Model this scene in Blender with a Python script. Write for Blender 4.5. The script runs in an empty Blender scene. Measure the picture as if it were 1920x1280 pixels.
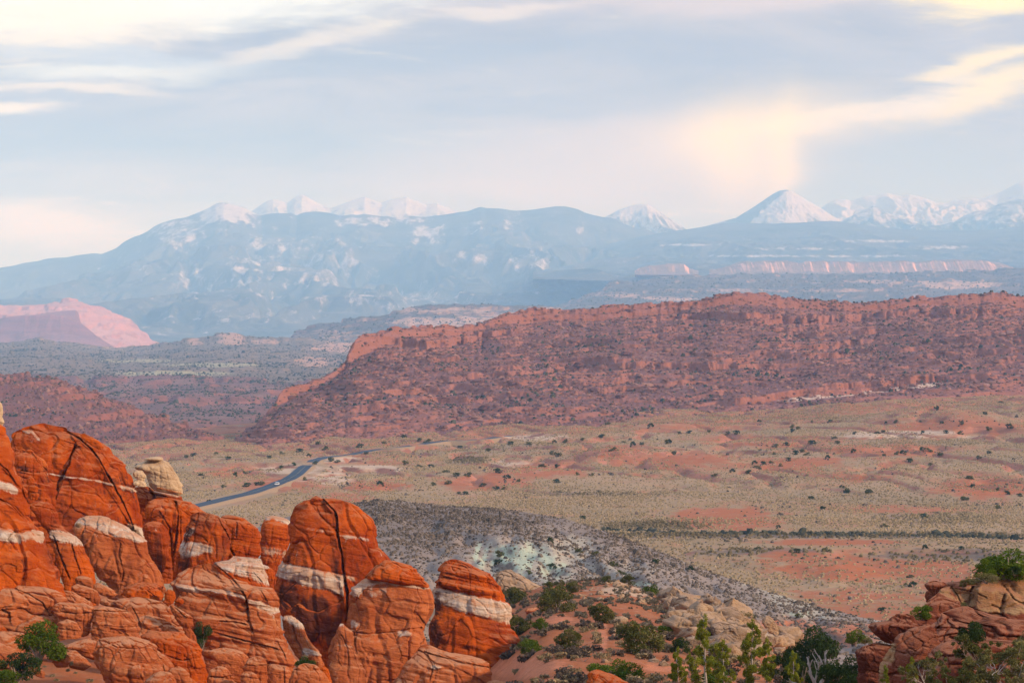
import bpy, math, random
import numpy as np
random.seed(7)
RNG = np.random.default_rng(11)
SC = bpy.context.scene
COL = SC.collection
F = 4533.0                     # focal length in pixels of a 1920 px wide frame
R = math.radians

# ------------------------------------------------------------------ camera
cam_data = bpy.data.cameras.new("camera")
cam_data.sensor_width = 36.0
cam_data.lens = 36.0 * F / 1920.0
cam_data.clip_start = 0.5
cam_data.clip_end = 120000.0
camera = bpy.data.objects.new("camera", cam_data)
camera.location = (0, 0, 0)
camera.rotation_euler = (R(90), 0, 0)
COL.objects.link(camera)
SC.camera = camera

# ------------------------------------------------------------------ view, render
SC.view_settings.view_transform = 'Standard'
SC.view_settings.look = 'None'
SC.view_settings.exposure = 0.30
SC.view_settings.gamma = 1.0
SC.view_settings.use_curve_mapping = False
SC.render.engine = 'CYCLES'
SC.cycles.max_bounces = 6
SC.cycles.diffuse_bounces = 3
SC.cycles.volume_bounces = 2
SC.cycles.use_denoising = True
SC.cycles.sample_clamp_indirect = 4.0

# ------------------------------------------------------------------ sun
SUN_AZ, SUN_EL = 66.0, 22.0     # degrees to the right of straight behind the camera / above the horizon
sdir = np.array([math.sin(R(SUN_AZ)) * math.cos(R(SUN_EL)), -math.cos(R(SUN_AZ)) * math.cos(R(SUN_EL)), math.sin(R(SUN_EL))])
sun_data = bpy.data.lights.new("sun", 'SUN')
sun_data.energy = 3.9
sun_data.angle = R(3.0)
sun_data.color = (1.0, 0.84, 0.66)
sun = bpy.data.objects.new("sun", sun_data)
from mathutils import Vector
sun.rotation_euler = Vector((-sdir[0], -sdir[1], -sdir[2])).to_track_quat('-Z', 'Y').to_euler()
sun.location = (60, -60, 60)
COL.objects.link(sun)

# ------------------------------------------------------------------ node helper
class NT:
    def __init__(s, tree):
        s.t = tree
    def node(s, kind, ins=None, **props):
        n = s.t.nodes.new(kind)
        for k, v in props.items():
            setattr(n, k, v)
        for k, v in (ins or {}).items():
            s.put(n.inputs[k], v)
        return n
    def put(s, sock, v):
        if isinstance(v, bpy.types.NodeSocket):
            s.t.links.new(v, sock)
        elif isinstance(v, (tuple, list)) and len(v) == 3 and sock.type == 'RGBA':
            sock.default_value = (*v, 1.0)
        else:
            sock.default_value = v
    def math(s, op, a, b=0.0, c=0.0, clamp=False):
        n = s.node('ShaderNodeMath', {0: a, 1: b, 2: c}, operation=op)
        n.use_clamp = clamp
        return n.outputs[0]
    def add(s, a, b): return s.math('ADD', a, b)
    def mul(s, a, b): return s.math('MULTIPLY', a, b)
    def sub(s, a, b): return s.math('SUBTRACT', a, b)
    def mix(s, f, a, b, mode='MIX'):
        n = s.node('ShaderNodeMix', data_type='RGBA', blend_type=mode)
        s.put(n.inputs[0], f); s.put(n.inputs[6], a); s.put(n.inputs[7], b)
        return n.outputs[2]
    def noise(s, vec, scale, detail=4.0, rough=0.55, dist=0.0):
        n = s.node('ShaderNodeTexNoise', {'Vector': vec, 'Scale': scale, 'Detail': detail, 'Roughness': rough, 'Distortion': dist})
        return n.outputs[0]
    def vor(s, vec, scale, out=0, feature='F1', rand=1.0):
        n = s.node('ShaderNodeTexVoronoi', {'Vector': vec, 'Scale': scale, 'Randomness': rand}, feature=feature)
        return n.outputs[out]
    def mapping(s, vec, scale=(1, 1, 1), rot=(0, 0, 0), loc=(0, 0, 0)):
        return s.node('ShaderNodeMapping', {'Vector': vec, 'Scale': scale, 'Rotation': rot, 'Location': loc}).outputs[0]
    def step(s, v, lo, hi):
        n = s.node('ShaderNodeMapRange', {0: v, 1: lo, 2: hi, 3: 0.0, 4: 1.0}, interpolation_type='SMOOTHSTEP')
        return n.outputs[0]
    def ramp(s, f, stops):
        n = s.node('ShaderNodeValToRGB')
        e = n.color_ramp.elements
        while len(e) < len(stops): e.new(0.5)
        for i, (p, c) in enumerate(stops):
            e[i].position = p; e[i].color = (*c, 1.0)
        s.put(n.inputs[0], f)
        return n.outputs[0]
    def attr(s, name):
        return s.node('ShaderNodeAttribute', attribute_name=name).outputs['Fac']
    def pos(s):
        return s.node('ShaderNodeNewGeometry').outputs['Position']
    def nz(s):
        g = s.node('ShaderNodeNewGeometry')
        return s.node('ShaderNodeSeparateXYZ', {0: g.outputs['Normal']}).outputs[2]
    def xyz(s, v):
        n = s.node('ShaderNodeSeparateXYZ', {0: v})
        return n.outputs[0], n.outputs[1], n.outputs[2]
    def bump(s, h, dist, strength=1.0):
        return s.node('ShaderNodeBump', {'Height': h, 'Distance': dist, 'Strength': strength}).outputs[0]

def new_mat(name):
    m = bpy.data.materials.new(name)
    m.use_nodes = True
    m.node_tree.nodes.clear()
    return m, NT(m.node_tree)

def finish(m, T, col, rough=0.9, normal=None, spec=0.15):
    b = T.node('ShaderNodeBsdfPrincipled', {'Base Color': col, 'Roughness': rough, 'Specular IOR Level': spec})
    if normal is not None: T.put(b.inputs['Normal'], normal)
    o = T.node('ShaderNodeOutputMaterial', {0: b.outputs[0]})
    return m

# ------------------------------------------------------------------ world: sky texture seen through broken cloud
world = bpy.data.worlds.new("World")
SC.world = world
world.use_nodes = True
world.node_tree.nodes.clear()
W = NT(world.node_tree)
sky = W.node('ShaderNodeTexSky', sky_type='NISHITA', sun_disc=False)
sky.sun_elevation = R(SUN_EL)
sky.sun_rotation = R(180.0 - SUN_AZ)
sky.altitude = 1500
sky.air_density = 1.0
sky.dust_density = 1.5
gen = W.node('ShaderNodeTexCoord').outputs['Generated']
dx, dy, dz = W.xyz(gen)
dys = W.math('MAXIMUM', W.math('ABSOLUTE', dy), 0.3)
A0 = W.mul(W.math('DIVIDE', dx, dys), F / 960.0)       # tangent of azimuth, 1 = 12 degrees
E0 = W.mul(W.math('DIVIDE', dz, dys), F / 640.0)       # tangent of elevation, 1 = 8 degrees
cv = W.node('ShaderNodeCombineXYZ', {0: A0, 1: W.mul(E0, 2.2), 2: dy}).outputs[0]
n1 = W.noise(cv, 1.6, 6.0, 0.55, 0.4)
n2 = W.noise(W.mapping(cv, (1, 1, 1), loc=(7.3, 2.1, 4.0)), 1.9, 6.0, 0.55, 0.4)
n3 = W.noise(W.mapping(cv, (0.75, 1.05, 1.0), loc=(1.3, 9.1, 2.0)), 2.2, 8.0, 0.62, 0.8)
n5 = W.noise(W.mapping(cv, (0.8, 1.3, 1.0), loc=(4.3, 3.1, 6.0)), 4.5, 9.0, 0.66, 0.5)
A = W.add(A0, W.mul(W.sub(n1, 0.5), 0.42))
E = W.add(E0, W.mul(W.sub(n2, 0.5), 0.20))
Av = W.add(A0, W.mul(W.sub(n1, 0.5), 0.10))
Ev = W.add(E0, W.mul(W.sub(n2, 0.5), 0.06))
def uv2ae(u, v): return (u / 960.0 - 1.0, 1.0 - v / 640.0)
def blob(u, v, su, sv, rot=0.0, k=1.0, a=None, e=None, power=1.0):
    a0, e0 = uv2ae(u, v)
    p = W.sub(A if a is None else a, a0); q = W.sub(E if e is None else e, e0)
    c, s_ = math.cos(R(rot)), math.sin(R(rot))
    p1 = W.add(W.mul(p, c * 960 / su), W.mul(q, s_ * 640 / su))
    q1 = W.add(W.mul(p, -s_ * 960 / sv), W.mul(q, c * 640 / sv))
    d2 = W.add(W.mul(p1, p1), W.mul(q1, q1))
    if power != 1.0: d2 = W.math('POWER', d2, power)
    return W.mul(W.math('EXPONENT', W.mul(d2, -1.0)), k)
CLOUD = (0.47, 0.56, 0.66)
CREAM = (1.0, 0.93, 0.68)
GOLD = (1.12, 0.98, 0.26)
PINK = (0.76, 0.62, 0.55)
WHITE = (0.86, 0.95, 0.96)
col = W.mix(W.step(W.add(n3, W.mul(W.sub(n5, 0.5), 0.45)), 0.28, 0.72), (0.26, 0.235, 0.225), (0.45, 0.40, 0.375))
col = W.mix(0.12, col, W.mix(1.0, sky.outputs[0], (0.10, 0.10, 0.10), 'MULTIPLY'))
col = W.mix(W.mul(W.step(E0, 0.55, 0.05), 0.55), col, (0.50, 0.48, 0.47))
SKYB = [  # u, v, su, sv, rot, k, colour, power
    (300, -40, 700, 110, 3, 1.0, WHITE, 2.0),
    (60, 40, 330, 60, 0, 0.7, CREAM, 1.0),
    (230, 132, 300, 22, 1, 0.7, WHITE, 1.0),
    (120, 165, 220, 14, -1, 0.6, CREAM, 1.0),
    (560, 84, 240, 18, 9, 0.5, CREAM, 1.0),
    (20, 212, 90, 16, 0, 0.8, CREAM, 1.0),
    (190, 100, 330, 22, -3, 0.75, (0.45, 0.51, 0.62), 1.0),
    (1000, 14, 160, 16, 4, 0.45, CREAM, 1.0),
    (1500, -10, 600, 26, 2, 0.6, PINK, 1.0),
    (1850, 10, 160, 34, 0, 0.95, GOLD, 1.0),
    (1860, 112, 190, 18, 8, 0.75, GOLD, 1.0),
    (1840, 168, 280, 38, 12, 0.8, GOLD, 1.0),
    (1600, 195, 240, 26, 14, 0.75, CREAM, 1.0),
    (1250, 270, 300, 70, 8, 0.65, PINK, 1.0),
    (1000, 360, 330, 45, 2, 0.55, PINK, 1.0),
    (70, 430, 210, 42, -4, 0.75, CREAM, 1.0),
    (760, 120, 520, 34, 4, 0.45, (0.22, 0.25, 0.31), 1.0),
    (330, 262, 560, 34, -1, 0.45, (0.22, 0.26, 0.31), 1.0),
    (1330, 95, 460, 34, -2, 0.40, (0.26, 0.27, 0.33), 1.0),
    (1000, 205, 420, 26, 3, 0.35, (0.27, 0.27, 0.33), 1.0),
    (1700, 225, 200, 22, 6, 0.35, (0.30, 0.30, 0.33), 1.0),
    (620, 345, 420, 30, 1, 0.45, (0.50, 0.46, 0.48), 1.0),
    (430, 172, 260, 20, 3, 0.35, (0.55, 0.52, 0.52), 1.0),
]
for i, (u, v, su, sv, rot, k, c, pw) in enumerate(SKYB):
    b = blob(u, v, su, sv, rot, 1.0, power=pw)
    if c is not PINK:                                  # torn, crisper cloud edges
        b = W.step(W.add(b, W.mul(W.sub(n5, 0.5), 1.15)), 0.10, 0.95)
    col = W.mix(W.mul(b, k), col, c)
for u, v, su, sv, rot, k in ((1420, 240, 190, 60, 10, 0.5), (1370, 285, 60, 75, 4, 0.5), (1468, 295, 30, 95, -4, 0.75), (1415, 320, 95, 75, 0, 0.4)):
    col = W.mix(blob(u, v, su, sv, rot, k, Av, Ev), col, (1.30, 1.06, 0.10))
col = W.mix(blob(1700, 300, 190, 75, 4, 0.8), col, (0.36, 0.38, 0.39))
high = W.step(E0, 1.15, 2.6)                           # unseen overhead sky, made bright and blue to lift ambient light and haze
over = W.mix(W.step(n3, 0.35, 0.70), (0.40, 0.57, 0.94), (0.76, 0.80, 0.90))
col = W.mix(high, col, over)
bg = W.node('ShaderNodeBackground', {'Color': col, 'Strength': 1.0})
W.node('ShaderNodeOutputWorld', {0: bg.outputs[0]})
SKY_BG = bg

# ------------------------------------------------------------------ numpy noise and mesh helpers
_perm = np.random.default_rng(3).permutation(256).astype(np.int32)
_perm = np.concatenate([_perm, _perm])
_g = np.random.default_rng(5).normal(size=(256, 3)); _g /= np.linalg.norm(_g, axis=1)[:, None]
_g = _g.astype(np.float32)
def perlin(x, y, z):
    x, y, z = (np.asarray(q, dtype=np.float64) for q in np.broadcast_arrays(x, y, z))
    xi, yi, zi = np.floor(x), np.floor(y), np.floor(z)
    fx, fy, fz = (x - xi).astype(np.float32), (y - yi).astype(np.float32), (z - zi).astype(np.float32)
    xi, yi, zi = (q.astype(np.int64) & 255 for q in (xi, yi, zi))
    u, v, w = (t * t * t * (t * (t * 6 - 15) + 10) for t in (fx, fy, fz))
    def gr(i, j, k):
        h = _perm[_perm[_perm[(xi + i) & 255] + ((yi + j) & 255)] + ((zi + k) & 255)]
        g = _g[h]
        return g[..., 0] * (fx - i) + g[..., 1] * (fy - j) + g[..., 2] * (fz - k)
    L = lambda a, b, t: a + (b - a) * t
    return 1.6 * L(L(L(gr(0, 0, 0), gr(1, 0, 0), u), L(gr(0, 1, 0), gr(1, 1, 0), u), v),
                   L(L(gr(0, 0, 1), gr(1, 0, 1), u), L(gr(0, 1, 1), gr(1, 1, 1), u), v), w)
def fbm(x, y, z, octaves=4, gain=0.5, ridged=False):
    out, amp, tot, f = 0.0, 1.0, 0.0, 1.0
    for i in range(octaves):
        n = perlin(x * f + 17.3 * i, y * f - 9.1 * i, z * f + 4.7 * i)
        if ridged: n = 1.0 - 2.0 * np.abs(n)
        out = out + n * amp; tot += amp; amp *= gain; f *= 2.03
    return out / tot
_cj = np.random.default_rng(9).random((256, 3)).astype(np.float32)
def cells(x, y, z):
    """Irregular blocks: (random value of the block, distance to its joint)."""
    x, y, z = (np.asarray(q, dtype=np.float64) for q in np.broadcast_arrays(x, y, z))
    xi, yi, zi = np.floor(x), np.floor(y), np.floor(z)
    f1 = np.full(x.shape, 9.0, np.float32); f2 = f1.copy(); rid = np.zeros(x.shape, np.float32)
    for a in (-1, 0, 1):
        for b in (-1, 0, 1):
            for c in (-1, 0, 1):
                h = _perm[_perm[_perm[(xi + a).astype(np.int64) & 255] + ((yi + b).astype(np.int64) & 255)] + ((zi + c).astype(np.int64) & 255)]
                j = _cj[h]
                d = np.sqrt((xi + a + j[..., 0] - x) ** 2 + (yi + b + j[..., 1] - y) ** 2 + (zi + c + j[..., 2] - z) ** 2).astype(np.float32)
                near = d < f1
                f2 = np.where(near, f1, np.minimum(f2, d)); rid = np.where(near, _cj[(h * 7 + 13) & 255][..., 0], rid); f1 = np.where(near, d, f1)
    return rid, f2 - f1
def sstep(a, b, x):
    t = np.clip((x - a) / (b - a), 0, 1)
    return t * t * (3 - 2 * t)
def pl(points, u):
    p = np.asarray(points, dtype=float)
    return np.interp(u, p[:, 0], p[:, 1])

def mesh_np(name, verts, faces, mat=None, smooth=True, attrs=None):
    """Mesh from numpy arrays; faces is one (n,k) array or a list of such arrays."""
    fl = faces if isinstance(faces, list) else [faces]
    me = bpy.data.meshes.new(name)
    me.vertices.add(len(verts))
    me.vertices.foreach_set('co', np.ascontiguousarray(verts, dtype=np.float32).ravel())
    loops = np.concatenate([f.ravel() for f in fl]).astype(np.int32)
    sizes = np.concatenate([np.full(len(f), f.shape[1]) for f in fl]).astype(np.int32)
    me.loops.add(len(loops)); me.loops.foreach_set('vertex_index', loops)
    me.polygons.add(len(sizes))
    me.polygons.foreach_set('loop_start', np.concatenate([[0], np.cumsum(sizes)[:-1]]).astype(np.int32))
    me.polygons.foreach_set('loop_total', sizes)
    me.polygons.foreach_set('use_smooth', np.full(len(sizes), smooth))
    for k, v in (attrs or {}).items():
        a = me.attributes.new(k, 'FLOAT', 'POINT')
        a.data.foreach_set('value', np.ascontiguousarray(v, dtype=np.float32).ravel())
    me.update(calc_edges=True)
    if mat: me.materials.append(mat)
    return me

def link(name, data, parent=None, loc=(0, 0, 0), rotz=0.0, scale=1.0):
    o = bpy.data.objects.new(name, data)
    o.location = loc
    if rotz: o.rotation_euler = (0, 0, rotz)
    if scale != 1.0: o.scale = (scale,) * 3 if not isinstance(scale, tuple) else scale
    if parent: o.parent = parent
    COL.objects.link(o)
    return o
def tag(o, label=None, cat=None, group=None, kind=None):
    if label: o['label'] = label
    if cat: o['category'] = cat
    if group: o['group'] = group
    if kind: o['kind'] = kind
    return o
def grid_faces(nr, nc):
    i = np.arange(nr - 1)[:, None] * nc + np.arange(nc - 1)[None, :]
    return np.stack([i, i + 1, i + nc + 1, i + nc], -1).reshape(-1, 4)
def P(u, v, D):
    return np.array([(u - 960.0) / F * D, D, (640.0 - v) / F * D])

def gsm(a, u, px):
    du = u[1] - u[0]
    n = max(1, int(3 * px / du))
    k = np.exp(-0.5 * (np.arange(-n, n + 1) * du / px) ** 2); k /= k.sum()
    p = np.concatenate([2 * a[0] - a[1:n + 1][::-1], a, 2 * a[-1] - a[-n - 1:-1][::-1]]) if len(a) > n + 1 else None
    return a if p is None else np.convolve(p, k, 'valid')
SHEETS = []
class Sheet:
    """A landform: columns fan out from the viewpoint, rows run away from it; real heights at real distances."""
    def __init__(s, name, u, D, z, mat, attrs=None, label=None, cat=None, pickable=True, kind='structure'):
        nt, nu = z.shape
        x = (u[None, :] - 960.0) / F * D
        s.u, s.D, s.z, s.x = u, D, z, x
        s.v = 640.0 - z / D * F
        verts = np.stack([x, D, z], -1).reshape(-1, 3)
        me = mesh_np(name, verts, grid_faces(nt, nu), mat, True, {k: a for k, a in (attrs or {}).items()})
        s.ob = tag(link(name, me), label, cat, kind=kind)
        if pickable: SHEETS.append(s)
    def hit(s, u, v):
        if u < s.u[0] or u > s.u[-1]: return None
        j = int(round(np.interp(u, s.u, np.arange(len(s.u)))))
        c = s.v[:, j]
        k = np.nonzero(c <= v)[0]
        if len(k) == 0 or k[0] == 0: return None
        i = k[0]; a, b = c[i - 1], c[i]
        t = 0.0 if a == b else (a - v) / (a - b)
        D = s.D[i - 1, j] + t * (s.D[i, j] - s.D[i - 1, j])
        return np.array([(u - 960.0) / F * D, D, (640.0 - v) / F * D])
    def at(s, x, y):
        """Height of the sheet at a place."""
        u = 960.0 + x / y * F
        if u < s.u[0] or u > s.u[-1]: return None
        j = int(round(np.interp(u, s.u, np.arange(len(s.u)))))
        d = s.D[:, j]
        if y < d[0] or y > d[-1]: return None
        return float(np.interp(y, d, s.z[:, j]))
def pick(u, v):
    best = None
    for s in SHEETS:
        h = s.hit(u, v)
        if h is not None and (best is None or h[1] < best[1]): best = h
    return best

def landform(name, mat, crest, base, Dc, Db, nu, nt, prof=((0, 0), (1, 1)), back=0.5, noise=None, ledges=(), terr=None,
             attrs=None, label=None, cat=None, bottom=-210.0, pick_it=True, urange=None, smooth_px=40.0, rim=0.84, jag=0.0, js=1.0):
    """crest/base: skyline and foot as (u, v); Dc/Db: their distances (number or (u, D) list)."""
    cr = np.asarray(crest, float)
    u0, u1 = urange or (cr[0, 0], cr[-1, 0])
    u = np.linspace(u0, u1, nu)
    vc, vb = pl(crest, u), gsm(pl(base, u), u, 45)
    dc = pl(Dc, u) if not np.isscalar(Dc) else np.full(nu, float(Dc))
    db = pl(Db, u) if not np.isscalar(Db) else np.full(nu, float(Db))
    if jag:
        xc = (u - 960) / F * dc
        xc = xc * js
        vc = vc - jag * F / dc * (np.tanh(3 * fbm(xc / 26.0, 0.3, 5.5, 2)) * .6 + .55 * np.tanh(4 * perlin(xc / 8.0, 0.7, 2.2)))
    vs = gsm(vc, u, smooth_px)                       # the body of the slope follows the smoothed skyline, only its rim the jagged one
    zc, zb = (640 - vc) / F * dc, (640 - vb) / F * db
    zs = (640 - vs) / F * dc
    t = np.linspace(0, 1, nt)[:, None]
    D = db + (dc - db) * t
    h = np.interp(t, [p[0] for p in prof], [p[1] for p in prof])
    w = sstep(rim, 1.0, t)
    zt = np.minimum(zs, zc + (zs - zc) * 0.3) * (1 - w) + zc * w if rim < 0.99 else zc + 0 * t
    z = zb + (zt - zb) * h
    x = (u[None, :] - 960) / F * D
    env = np.minimum(1.0, np.minimum(t * 6, 0.25 + (1 - t) * 5))
    if noise is not None: z = z + noise(x, D, z, t, u[None, :]) * env
    v = 640 - z / D * F
    for line, hgt, uf in ledges:
        lv = pl(line, u)
        fade = sstep(line[0][0], line[0][0] + uf, u) * (1 - sstep(line[-1][0] - uf, line[-1][0], u))
        jag = 1.2 * perlin(x / 9.0, D / 30.0, 3.3)
        z = z + hgt * fade * sstep(1.5, -1.5, (v - lv) + jag) * np.interp(t, [0, 1], [1, 1]) * np.exp(-np.clip(lv - v, 0, 999) / 40.0)
    if terr is not None: z = terr(x, D, z, t, u[None, :], env)
    # skirt down to the foot and a back slope
    nb = 14
    tb = np.linspace(0, 1, nb + 1)[1:, None]
    Dk = D[-1] + back * (dc - db) * tb
    zk = z[-1] + (np.minimum(bottom, z[-1]) - z[-1]) * tb ** 1.3
    D2, z2 = np.concatenate([D, Dk]), np.concatenate([z, zk])
    s0 = D[:1] - (dc - db) * 0.02
    D2 = np.concatenate([s0, D2]); z2 = np.concatenate([z[:1] - 0.04 * np.abs(zc - zb) - 2.0, z2])
    at = {}
    if attrs:
        X = (u[None, :] - 960) / F * D2
        V = 640 - z2 / D2 * F
        for k, fn in attrs.items():
            at[k] = np.broadcast_to(fn(u[None, :] + 0 * V, V, X, D2, z2), V.shape)
    return Sheet(name, u, D2, z2, mat, at, label, cat, pick_it)
def patches(u, v, items, wob=0.5, sc=30.0, asp=3.0):
    """Patches of another soil or of snow: ellipses (u, v, ru, rv, k) with broken edges."""
    n = fbm(u / (sc * asp), v / sc, 0.7, 4)
    out = np.zeros(u.shape)
    for a, b, ra, rb, k in items:
        d = np.sqrt(((u - a) / ra) ** 2 + ((v - b) / rb) ** 2)
        out = np.maximum(out, k * sstep(1.5, 0.35, d + wob * n))
    return out

# ------------------------------------------------------------------ ground materials
def soil_mat(name, soils, rock, veg, sc, veg_amt=0.5, steep=(0.80, 0.97), pats=(), rock2=None, bump=0.5, streak=1.0):
    """Dry ground: soils mixed by broad noise, bare rock on steep faces, low growth in speckles, patches from attributes."""
    m, T = new_mat(name)
    p = T.pos()
    a = T.noise(p, 0.010 * sc, 6, 0.6)
    c = T.mix(T.step(a, 0.38, 0.62), soils[0], soils[1])
    if len(soils) > 2:
        b = T.noise(T.mapping(p, (1, 1, 1), loc=(31, 7, 3)), 0.023 * sc, 6, 0.65)
        c = T.mix(T.step(b, 0.50, 0.66), c, soils[2])
    for at, col_, hard in pats:
        k = T.add(T.attr(at), T.mul(T.sub(T.noise(p, 0.16 * sc, 6, 0.75), 0.5), 2.2))
        k = T.add(k, T.mul(T.sub(T.noise(p, 0.035 * sc, 4, 0.6), 0.5), 1.6))
        c = T.mix(T.step(k, 0.5 - hard, 0.5 + hard), c, col_)
    fine = T.noise(p, 0.55 * sc, 5, 0.7)
    c = T.mix(T.mul(T.step(fine, 0.52, 0.66), veg_amt), c, veg)
    c = T.mix(T.mul(T.step(T.noise(p, 1.3 * sc, 3, 0.6), 0.60, 0.70), veg_amt * 0.7), c, tuple(q * 0.55 for q in veg))
    st = T.noise(T.mapping(p, (0.10 * streak, 0.10 * streak, 1.0)), 0.35 * sc, 6, 0.65)
    rk = T.mix(T.step(st, 0.35, 0.65), rock, rock2 or tuple(q * 0.62 for q in rock))
    sl = T.add(T.nz(), T.mul(T.sub(T.noise(p, 0.25 * sc, 4, 0.6), 0.5), 0.14))
    c = T.mix(T.step(sl, steep[1], steep[0]), c, rk)
    h = T.add(T.mul(T.noise(p, 0.4 * sc, 8, 0.7), 1.0), T.mul(T.vor(p, 0.35 * sc), 0.35))
    return finish(m, T, c, 0.95, T.bump(h, 1.2 / sc, bump))

M_VALLEY = soil_mat("valley_soil", ((0.36, 0.235, 0.135), (0.295, 0.20, 0.11), (0.36, 0.185, 0.10)), (0.42, 0.17, 0.10), (0.20, 0.155, 0.10), 1.0, 0.6,
                    (0.90, 0.99), (("dark", (0.17, 0.12, 0.09), 0.3), ("red", (0.38, 0.115, 0.045), 0.40), ("pale", (0.52, 0.36, 0.25), 0.35)))
M_SLOPE = soil_mat("red_sand", ((0.38, 0.112, 0.036), (0.30, 0.085, 0.030), (0.32, 0.13, 0.06)), (0.42, 0.13, 0.06), (0.19, 0.085, 0.05), 8.0, 0.8,
                   (0.55, 0.80), (("pale", (0.45, 0.30, 0.20), 0.3), ("path", (0.50, 0.17, 0.08), 0.3)))
M_GREY = soil_mat("grey_brown_clay", ((0.265, 0.20, 0.165), (0.23, 0.175, 0.145), (0.29, 0.22, 0.18)), (0.20, 0.15, 0.12), (0.13, 0.10, 0.08), 4.0, 0.7,
                  (0.6, 0.85), (("dark", (0.19, 0.145, 0.125), 0.4), ("pale", (0.39, 0.335, 0.26), 0.4), ("mint", (0.40, 0.43, 0.315), 0.35), ("red", (0.42, 0.145, 0.07), 0.35)))
M_RIDGE = soil_mat("ridge_rock", ((0.175, 0.073, 0.068), (0.21, 0.092, 0.080), (0.145, 0.067, 0.066)), (0.30, 0.125, 0.094), (0.125, 0.092, 0.070), 0.7, 0.6,
                   (0.90, 0.985), (("red", (0.315, 0.118, 0.080), 0.4), ("pale", (0.60, 0.42, 0.32), 0.3)), (0.28, 0.105, 0.065), 0.8)
M_REDHILL = soil_mat("red_hill_rock", ((0.20, 0.076, 0.062), (0.165, 0.065, 0.057), (0.23, 0.098, 0.078)), (0.28, 0.105, 0.075), (0.19, 0.105, 0.075), 0.6, 0.45,
                     (0.88, 0.985), (), (0.23, 0.085, 0.06), 1.0)
M_CANYON = soil_mat("canyon_rock", ((0.21, 0.09, 0.075), (0.17, 0.088, 0.075), (0.25, 0.135, 0.105)), (0.27, 0.115, 0.088), (0.11, 0.10, 0.065), 0.30, 0.7, (0.93, 0.99), (), None, 1.0)
M_PLAIN = soil_mat("brush_plain", ((0.17, 0.125, 0.09), (0.20, 0.14, 0.10), (0.24, 0.16, 0.11)), (0.30, 0.175, 0.125), (0.09, 0.085, 0.06), 0.10, 0.7,
                   (0.80, 0.94), (("sage", (0.36, 0.31, 0.19), 0.3), ("rock", (0.46, 0.26, 0.18), 0.3)), None, 0.6)
M_PLATEAU = soil_mat("plateau_rock", ((0.10, 0.085, 0.075), (0.125, 0.10, 0.085), (0.17, 0.125, 0.10)), (0.34, 0.21, 0.16), (0.08, 0.08, 0.06), 0.08, 0.8,
                     (0.76, 0.93), (("rock", (0.50, 0.30, 0.21), 0.3),), None, 0.6)
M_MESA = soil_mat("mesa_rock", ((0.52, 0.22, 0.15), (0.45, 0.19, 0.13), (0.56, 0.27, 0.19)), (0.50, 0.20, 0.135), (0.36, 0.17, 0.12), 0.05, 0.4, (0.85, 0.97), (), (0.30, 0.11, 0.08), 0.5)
M_MESA_SHADE = soil_mat("cloud_shaded_mesa_rock", ((0.27, 0.105, 0.085), (0.23, 0.09, 0.075), (0.31, 0.14, 0.11)), (0.26, 0.095, 0.08), (0.20, 0.10, 0.085), 0.05, 0.4, (0.85, 0.97), (), (0.17, 0.065, 0.055), 0.5)  # mesa rock in darker tones: cloud shade put into the colour
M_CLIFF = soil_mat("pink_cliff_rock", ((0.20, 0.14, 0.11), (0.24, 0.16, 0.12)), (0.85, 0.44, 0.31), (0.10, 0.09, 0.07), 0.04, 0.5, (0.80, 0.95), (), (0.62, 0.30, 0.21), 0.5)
def mountain_mat():
    m, T = new_mat("mountain_forest_and_snow")
    p = T.pos()
    a = T.noise(p, 0.0016, 8, 0.65)
    c = T.mix(T.step(a, 0.35, 0.65), (0.050, 0.062, 0.060), (0.11, 0.105, 0.095))
    b = T.noise(T.mapping(p, (1, 1, 1), loc=(900, 300, 10)), 0.004, 7, 0.7)
    c = T.mix(T.mul(T.step(b, 0.50, 0.70), 0.6), c, (0.22, 0.20, 0.17))
    s = T.add(T.attr("snow"), T.mul(T.sub(T.noise(T.mapping(p, (1.0, 0.35, 0.45)), 0.0075, 8, 0.78), 0.5), 3.2))
    c = T.mix(T.step(s, 0.30, 0.85), c, (0.54, 0.47, 0.475))
    return finish(m, T, c, 0.9, T.bump(T.noise(p, 0.003, 8, 0.7), 90.0, 0.8), 0.1)
M_MOUNT = mountain_mat()

# ------------------------------------------------------------------ valley floor: one sheet out to the horizon
RIDGE_BASE = [(380, 862), (450, 862), (700, 838), (1000, 808), (1200, 796), (1400, 782), (1600, 768), (1920, 745), (2500, 720)]
def ground_height(x, y):
    fm = fbm(x / 330.0, y / 420.0, 0.3, 3)
    right = np.clip((x / np.maximum(y, 1) * F + 960 - 450) / 1470.0, -0.3, 1.4)
    z = -72.0 + sstep(1050, 2050, y) * (-6 + 32 * right)
    z = z + 4.0 * fm * sstep(600, 900, y) + 2.5 * fbm(x / 140.0, y / 120.0, 4.3, 3) * sstep(1000, 1300, y)
    z = z - 90.0 * sstep(2250, 2900, y)
    z = z - 3.5 * sstep(-.12, .0, -np.abs(fbm(x / 75.0 + y / 300.0, y / 130.0, 6.1, 4))) * sstep(1080, 1300, y)
    mound = np.maximum(0, fbm(x / 130.0 + 3.1, y / 210.0, 1.7, 4, 0.5)) ** 1.2
    z = z + 17.0 * mound * sstep(1120, 1400, y) * (1 - sstep(2100, 2500, y)) * (1 - 0.8 * sstep(0.55, 0.30, right) * sstep(1350, 1250, y))
    z = z + 2.0 * sstep(0.05, 0.3, fbm(x / 60.0, y / 60.0, 9.0, 3)) * sstep(640, 720, y) * (1 - sstep(850, 900, y))
    return z
_D = np.concatenate([np.geomspace(190, 620, 90)[:-1], np.linspace(620, 1200, 330)[:-1], np.linspace(1200, 2600, 330)[:-1], np.geomspace(2600, 52000, 60)])
_u = np.linspace(-900, 2820, 1000)
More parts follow.
